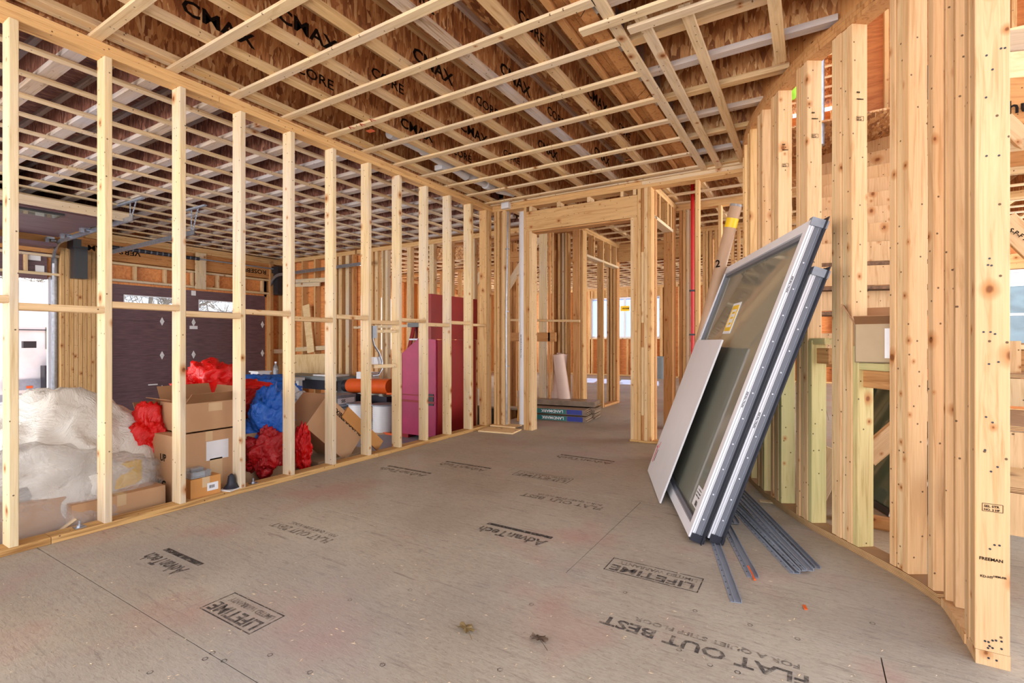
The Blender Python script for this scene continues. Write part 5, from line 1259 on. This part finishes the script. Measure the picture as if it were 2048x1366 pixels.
mb = MB(); mb.box((-4.05, 1.05, .2), (.20, .24, .14), Matrix.Rotation(.3, 3, 'X')); tag(mb.build('crumpled_wrap', M['clear']), 'crumpled clear wrap inside the plastic covered heap', 'packaging')
mb = blob((-3.82, 1.08, -.27), (.06, .12, .06), .3, 3, 9, 3); tag(mb.build('white_rag', M['whitebag']), 'crumpled white rag on the garage floor by the sole plate', 'rag')
w_ = board((-3.78, .72, -.25), (-3.74, 1.16, .06), .03, .012, None, 'thin_stick', 'strap'); tag(w_, 'thin stick leaning under the plastic behind the second stud', 'stick')
# plastic bags
for nm, lab, c, r, amp, sc, sd_, m in (
    ('plastic_bag', 'bright red plastic bag bulging at the top of the pile', (-4.50, 2.28, .68), (.26, .28, .26), .3, 1.6, 11, 'redp'),
    ('plastic_bag', 'bright red plastic bag slumped left of the open carton', (-4.16, 1.72, .40), (.12, .15, .26), .25, 1.5, 12, 'redp'),
    ('plastic_bag', 'flattened bright red plastic bag in the middle of the pile', (-4.62, 2.60, .60), (.3, .36, .16), .3, 1.5, 13, 'redp'),
    ('plastic_bag', 'dark red plastic bag behind the open carton', (-4.36, 2.52, .50), (.26, .32, .20), .3, 1.7, 14, 'redd'),
    ('plastic_bag', 'blue plastic bag along the back of the pile', (-4.70, 2.86, .60), (.26, .46, .17), .3, 1.5, 15, 'bluep'),
    ('plastic_bag', 'large blue plastic bag sagging over the wide carton', (-3.97, 2.54, .42), (.14, .20, .30), .28, 1.6, 16, 'bluep'),
    ('plastic_bag', 'dark red plastic bag hanging under the blue one', (-3.90, 2.46, .20), (.11, .17, .20), .3, 1.8, 17, 'redd'),
    ('plastic_bag', 'orange red plastic bag drooping beside the seventh stud', (-3.88, 2.80, .16), (.08, .07, .22), .28, 1.7, 18, 'redp'),
    ('plastic_bag', 'white plastic bag tucked behind the tilted duct carton', (-4.50, 3.12, .50), (.12, .14, .14), .28, 1.8, 19, 'whitebag')):
    mb = blob(c, r, amp*1.25, sc, sd_, 5); o = mb.build(nm, M[m]); tag(o, lab, 'plastic bag', 'plastic bags in the garage')
# tilted carton with print
carton('duct_carton', 'tilted carton with duct kit print leaning between the studs', (-4.08, 3.06, .14), (.36, .62, .36), 0, 'card', rx=math.radians(-42),
       texts=(('x', -.22, .28, .062, 'FLEXIBLE DUCT KIT', 0), ('x', -.05, .08, .13, '2', 0)))
carton('lidded_tote', 'olive brown carton under the tilted duct carton', (-4.15, 3.30, GZ), (.5, .66, .34), 0, 'card_grey', labels=(('x', .2, .28, .07, .06, 'label'),))
mb = MB(); mb.box((-3.90, 3.50, .22), (.02, .62, .12), Matrix.Rotation(math.radians(-42), 3, 'X')); tag(mb.build('carton_flap_sheet', M['card_orange']), 'orange brown cardboard flap slanting down beside the tilted carton', 'cardboard')
# spools of white cable
for i, (x, y, lab) in enumerate(((-6.35, 5.62, 'left large spool of white cable on the garage floor'), (-5.9, 5.72, 'right large spool of white cable beside its twin'))):
    o = thing('cable_spool', lab, 'spool', (x, y, GZ), 'cable spools')
    mb = MB(); mb.cyl((x, y, GZ+.02), (x, y, GZ+.44), .165, 24); mb.build('cable', M['white'], o)
    for z in (0, .44): mb = MB(); mb.cyl((x, y, GZ+z), (x, y, GZ+z+.02), .20, 24); mb.build('flange', M['kraft'] if z == 0 else M['steel_dull'], o)
    for k in range(12): mb = MB(); mb.cyl((x, y, GZ+.05+k*.033), (x, y, GZ+.062+k*.033), .170, 24); mb.build('cable_turn', M['vinyl'], o)
for i, (x, y, z, lab) in enumerate(((-6.8, 5.5, 0, 'bottom grey tile box in the stack left of the spools'), (-6.8, 5.5, .2, 'middle grey tile box in the stack left of the spools'), (-6.8, 5.5, .4, 'top grey tile box in the stack left of the spools'), (-6.1, 6.2, 0, 'grey box on the floor behind the spools'))):
    o = thing('tile_box', lab, 'box', (x, y, GZ+z), 'grey boxes by the spools')
    mb = MB(); mb.b2((x-.28, y-.2, GZ+z), (x+.28, y+.2, GZ+z+.19)); mb.build('body', M['greyp'] if i % 2 else M['steel_dull'], o)
    mb = MB(); mb.b2((x+.281, y-.17, GZ+z+.05), (x+.284, y+.17, GZ+z+.14)); q = mb.build('label_panel', M['label'], o); text('SIS', .07, M['ink_black'], q, (x+.2845, y-.1, GZ+z+.07), (0, 1, 0), (0, 0, 1))
    mb = MB(); mb.b2((x-.25, y-.204, GZ+z+.05), (x+.25, y-.201, GZ+z+.14)); mb.build('label_panel', M['label'], o)
# orange heater on a frame
hx, hy = -6.35, 6.1
o = thing('torpedo_heater', 'orange torpedo heater on a wheeled frame behind the cable spools', 'heater', (hx, hy, GZ))
mb = MB(); mb.cyl((hx-.75, hy, .32), (hx+.35, hy-.1, .36), .13, 20); mb.build('barrel', M['orange'], o)
mb = MB(); mb.cyl((hx-.76, hy, .32), (hx-.9, hy, .31), .11, 20); mb.build('nozzle', M['black'], o)
mb = MB(); mb.b2((hx-.7, hy-.16, .0), (hx+.3, hy+.16, .19)); mb.build('tank', M['fin'], o)
mb = MB(); mb.tube([(hx+.35, hy-.2, .25), (hx+.8, hy-.2, .28), (hx+.85, hy-.2, -.1), (hx+.5, hy-.3, -.3)], .02, 8); mb.build('handle', M['orange'], o)
mb = MB(); mb.cyl((hx+.3, hy-.25, GZ+.15), (hx+.3, hy-.2, GZ+.15), .15, 18); mb.build('wheel', M['black'], o)
mb = MB(); mb.b2((hx-.5, hy-.1, .46), (hx-.15, hy+.1, .58)); tag(mb.build('white_carton', M['label']), 'small white box lying on the orange heater', 'box')
o = thing('orange_hand_truck', 'orange hand truck frame leaning beside the magenta steel chest', 'hand truck', (-5.6, 5.9, GZ))
for dy in (-.15, .15): mb = MB(); mb.tube([(-5.62, 5.85+dy, GZ+.05), (-5.55, 5.9+dy, .35), (-5.5, 5.92+dy, .48)], .018, 8); mb.build('rail', M['white'], o)
mb = MB(); mb.b2((-5.95, 5.6, GZ), (-5.5, 5.64, GZ+.03)); mb.b2((-5.95, 5.9, GZ), (-5.5, 5.94, GZ+.03)); mb.build('toe_plate', M['orange'], o)
for z in (.0, .25, .42): mb = MB(); mb.cyl((-5.58+z*.1, 5.7, z), (-5.58+z*.1, 6.05, z), .016, 8); mb.build('crossbar', M['orange'], o)
mb = blob((-5.75, 6.15, .35), (.14, .14, .32), .2, 1.6, 31, 3); tag(mb.build('black_tarp_roll', M['black']), 'black rolled tarp standing beside the magenta chest', 'tarp')
# steel job chest with raised lid
o = thing('jobsite_chest', 'magenta and maroon steel job chest with its lid raised', 'tool chest', (-5.0, 5.95, GZ))
mb = MB(); mb.prism([(-5.38, 5.58, GZ+.06), (-4.69, 5.58, GZ+.06), (-4.69, 5.58, 1.14), (-5.0, 5.58, 1.18), (-5.38, 5.58, .92)], (0, .03, 0)); sp = mb.build('side_panel', M['magenta'], o)
mb = MB(); mb.prism([(-5.38, 6.54, GZ+.06), (-4.69, 6.54, GZ+.06), (-4.69, 6.54, 1.14), (-5.0, 6.54, 1.18), (-5.38, 6.54, .92)], (0, .03, 0)); mb.build('side_panel', M['maroon'], o)
mb = MB(); mb.b2((-4.70, 5.60, GZ+.06), (-4.67, 6.56, 1.14)); mb.build('back_panel', M['maroon'], o)
mb = MB(); mb.b2((-4.71, 5.44, 1.145), (-4.66, 6.58, 1.80)); mb.build('lid', M['maroon'], o)
mb = MB(); mb.b2((-5.38, 5.6, GZ+.06), (-4.7, 6.54, GZ+.1)); mb.b2((-5.38, 5.6, GZ), (-5.25, 6.54, GZ+.06)); mb.b2((-4.8, 5.6, GZ), (-4.67, 6.54, GZ+.06)); mb.build('skid_base', M['maroon'], o)
mb = MB(); mb.b2((-5.38, 5.568, .20), (-4.70, 5.579, .23)); mb.b2((-5.38, 5.568, .30), (-4.70, 5.579, .315)); mb.build('pressed_rib', M['maroon'], sp)
mb = MB(); mb.b2((-4.83, 5.570, .17), (-4.73, 5.579, .34)); q = mb.build('handle_recess', M['black'], sp)
for x in (-5.37, -4.70): mb = MB(); mb.b2((x-.012, 5.57, GZ+.06), (x+.012, 5.579, .92 if x < -5 else 1.13)); mb.build('edge_fold', M['magenta'], sp)
# red step ladder
o = thing('step_ladder', 'red step ladder with a grey top cap behind the steel chest', 'ladder', (-5.75, 6.3, GZ))
for sx in (-1, 1):
    board((-5.78+sx*.28, 6.05, GZ), (-5.70+sx*.13, 6.36, 1.36), .07, .03, o, 'rail', M['maroon']); board((-5.78+sx*.26, 6.58, GZ), (-5.70+sx*.12, 6.42, 1.36), .05, .025, o, 'rail', M['maroon'])
mb = MB(); mb.b2((-5.90, 6.28, 1.36), (-5.50, 6.48, 1.43)); mb.build('top_cap', M['greyp'], o)
for k in range(5): z = GZ+.3*(k+1); mb = MB(); mb.box((-5.75, 6.05+.31*(k+1)*.3/1.71+.02, z), (.46-.05*k, .09, .025)); mb.build('step', M['steel'], o)
# table with bottle and tub, bench behind
o = thing('folding_table', 'white plastic table near the closed garage door', 'table', (-8.6, 5.45, GZ))
mb = MB(); mb.b2((-9.0, 5.05, .40), (-8.0, 5.80, .45)); mb.build('tabletop', M['white'], o)
for x, y in ((-8.93, 5.12), (-8.07, 5.12), (-8.93, 5.73), (-8.07, 5.73)): mb = MB(); mb.b2((x-.04, y-.04, GZ), (x+.04, y+.04, .40)); mb.build('leg', M['white'], o)
c = onz(548, 757, .45); bx_, by_ = -8.30, 5.42
o = thing('water_bottle', 'clear plastic water bottle standing on the white table', 'bottle', (bx_, by_, .45))
mb = MB(); mb.lathe((bx_, by_, .45), [(.045, 0), (.048, .1), (.042, .12), (.048, .15), (.045, .2), (.018, .25), (.018, .27)], 14); mb.build('body', M['clear'], o); mb = MB(); mb.cyl((bx_, by_, .72), (bx_, by_, .75), .02, 12); mb.build('cap', M['label'], o); mb = MB(); mb.cyl((bx_, by_, .52), (bx_, by_, .60), .0485, 14, caps=False); mb.build('wrapper', M['steel_dull'], o)
o = thing('plastic_tub', 'white lidded plastic tub beside the bottle on the table', 'tub', (-8.5, 5.25, .45))
mb = MB(); mb.b2((-8.62, 5.14, .45), (-8.38, 5.36, .56)); mb.build('body', M['vinyl'], o); mb = MB(); mb.b2((-8.64, 5.12, .56), (-8.36, 5.38, .585)); mb.build('lid', M['label'], o)
o = thing('work_bench', 'long dark bench along the orange garage end wall', 'bench', (-8.0, 6.2, GZ))
mb = MB(); mb.b2((-9.1, 5.95, .40), (-7.3, 6.5, .46)); mb.build('top', M['greyp'], o)
mb = MB(); mb.b2((-9.05, 5.98, .22), (-7.35, 6.0, .40)); mb.build('apron', M['fin'], o)
for x in (-9.0, -7.4): mb = MB(); mb.b2((x-.04, 6.0, GZ), (x+.04, 6.45, .40)); mb.build('leg', M['steel_dull'], o)
mb = MB(); mb.b2((-8.1, 6.05, .462), (-7.5, 6.4, .49)); tag(mb.build('white_sheet_stack', M['label']), 'white sheets lying on the dark bench', 'sheets')
o = board((-7.8, 5.2, GZ+.02), (-6.4, 5.2, GZ+.02), .5, .04, None, 'white_foam_sheet', M['white'], (0, 1, 0)); tag(o, 'white flat sheet on the garage floor in front of the tile boxes', 'sheet')
# wiring on the wall studs
o = thing('wiring_cluster', 'grey electrical box with looping flexible conduit on the partition studs', 'electrical box', (-3.63, 3.7, 1.2))
def wx(px, py, X=-3.62): return onX(px, py, X)
a = wx(746, 664); mb = MB(); mb.box(a, (.05, .055, .12)); mb.build('box', M['steel_dull'], o)
a, b = wx(746, 663), wx(795, 662); board(a, b, .03, .03, o, 'bracket', 'strap', (0, 0, 1)); a, b = wx(746, 733), wx(795, 731); board(a, b, .035, .03, o, 'bracket', 'strap', (0, 0, 1))
mb = MB(); mb.tube([wx(745, 675), wx(748, 690), wx(758, 705), wx(764, 722), wx(764, 738), wx(757, 750), wx(744, 752)], .010, 8); mb.build('flexible_conduit', M['steel'], o)
a = wx(753, 721, -3.66); mb = MB(); mb.box(a, (.03, .10, .07)); mb.build('white_box', M['pvc'], o)

# ------------------------------------------------------------ outside the open garage door
o = thing('work_van', 'white van parked outside the open garage door with its cab door open', 'van', (-14.6, 3.6, -.5))
c0 = V(-14.6, 3.0, -.5)
mb = MB()
mb.prism([(-14.1, -1.0, -.05), (-14.1, 4.0, -.05), (-14.1, 4.35, .3), (-14.1, 4.35, 2.2), (-14.1, 4.2, 2.38), (-14.1, -1.0, 2.42)], (-1.9, 0, 0)); mb.build('body', M['white'], o)
mb = MB(); mb.prism([(-14.15, 4.36, -.1), (-14.15, 6.3, -.1), (-14.15, 6.35, .55), (-14.15, 5.5, .75), (-14.15, 4.95, 1.5), (-14.15, 4.36, 1.55)], (-1.8, 0, 0)); mb.build('cab', M['panelw'], o)
mb = MB(); mb.prism([(-14.14, 4.02, .0), (-14.14, 4.34, .0), (-14.14, 4.34, 1.5), (-14.14, 3.8, 1.5), (-14.14, 3.9, .9)], (.035, 0, 0)); mb.build('open_door', M['greyp'], o)
mb = MB(); mb.prism([(-14.095, 3.86, .95), (-14.095, 4.30, .95), (-14.095, 4.30, 1.42), (-14.095, 3.86, 1.42)], (.01, 0, 0)); mb.build('door_window', M['glass'], o)
mb = MB(); mb.box((-13.95, 3.95, .35), (.25, .35, .5)); mb.box((-13.98, 4.0, .7), (.2, .12, .35)); mb.build('seat', M['black'], o)
mb = MB(); mb.box((-13.9, 3.55, 1.05), (.12, .2, .14)); mb.build('mirror', M['black'], o)
for y in (.3, 4.9): 
    mb = MB(); mb.cyl((-14.05, y, -.17), (-14.3, y, -.17), .35, 24); wq = mb.build('wheel', M['black'], o); mb = MB(); mb.cyl((-14.04, y, -.17), (-14.06, y, -.17), .18, 18); mb.build('hub', M['steel'], wq)
mb = MB(); mb.b2((-14.09, -1, -.12), (-14.06, 3.9, .02)); mb.b2((-14.085, 3.2, .1), (-14.06, 3.85, .32)); mb.build('sill_trim', M['steel_dull'], o)
mb = MB(); mb.b2((-14.06, 3.55, .13), (-14.05, 3.65, .18)); mb.build('marker_lamp', M['orange'], o)
mb = MB(); mb.b2((-14.08, 3.3, 1.35), (-14.06, 3.9, 1.37)); mb.build('rain_gutter', M['fin'], o)
# bare trees beyond the drive
def tree(x, y, h, lab, seed):
    q = random.Random(seed); o = thing('bare_tree', lab, 'tree', (x, y, -.52), 'bare trees outside')
    mb = MB(); mb.tube([(x, y, -.52), (x+.1, y, h*.5), (x+.05, y+.1, h)], [.14, .09, .02], 7); mb.build('trunk', M['bark'], o)
    mb = MB()
    def br(p, d, L, r, lv):
        e = p+d*L; m = (p+e)/2+V(q.uniform(-.1, .1), q.uniform(-.1, .1), q.uniform(-.05, .1))*L; mb.tube([p, m, e], [r, r*.8, r*.4], 4)
        if lv:
            for _ in range(4):
                t_ = q.uniform(.3, 1); dd = (d+V(q.uniform(-.8, .8), q.uniform(-.8, .8), q.uniform(-.3, .7))).normalized(); br(p+(e-p)*t_, dd, L*q.uniform(.45, .7), r*.55, lv-1)
    for k in range(22):
        a = q.uniform(0, 2*PI); z = q.uniform(.3, h); br(V(x, y, z), V(math.cos(a), math.sin(a), q.uniform(.0, .6)).normalized(), q.uniform(.8, 1.8), .03, 2)
    w = mb.build('branches', M['bark'], o); w['kind'] = 'stuff'
for i, (x, y) in enumerate(((-19, 6.0), (-18.5, 7.6), (-19.5, 9.2), (-18.8, 10.8), (-20.5, 12.5), (-21, 7.0), (-21.5, 9.8), (-22, 5.0))):
    tree(x, y, 3.4+i*.2, ('bare tree showing in the left part of the left door window', 'bare tree showing in the middle of the left door window', 'bare tree between the two door windows', 'bare tree showing in the right door window', 'bare tree at the right end of the right door window', 'taller bare tree behind the left door window', 'taller bare tree behind the right door window', 'tallest bare tree, farthest beyond the garage door')[i], 40+i)

hl = struct('hill', 'hazy wooded hillside beyond the house')
mb = MB(); hp = [(-30+i*2.5, 34, 5.5+1.5*math.sin(i*.7)+R.uniform(-.4, .4)) for i in range(31)]
for (x0, y0, z0), (x1, y1, z1) in zip(hp, hp[1:]): mb.add([(x0, 30, -.6), (x1, 30, -.6), (x1, 36, z1), (x0, 36, z0), (x1, 44, -.6), (x0, 44, -.6)], [(0, 1, 2, 3), (3, 2, 4, 5)])
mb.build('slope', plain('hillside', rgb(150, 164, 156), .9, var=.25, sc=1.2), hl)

ur = struct('wall_upper_rear', 'sheathed rear upstairs wall')
for i in range(5):
    mb = MB(); mb.b2((-2.6+i*1.25, 11.9, 3.25), (-1.352+i*1.25, 11.915, 5.8)); mb.build('sheathing_panel', M['ply'], ur)
for i in range(16): board((-2.5+i*.4064, 11.82, 3.25), (-2.5+i*.4064, 11.82, 5.75), .038, .14, ur, 'stud', 'gold', (1, 0, 0))
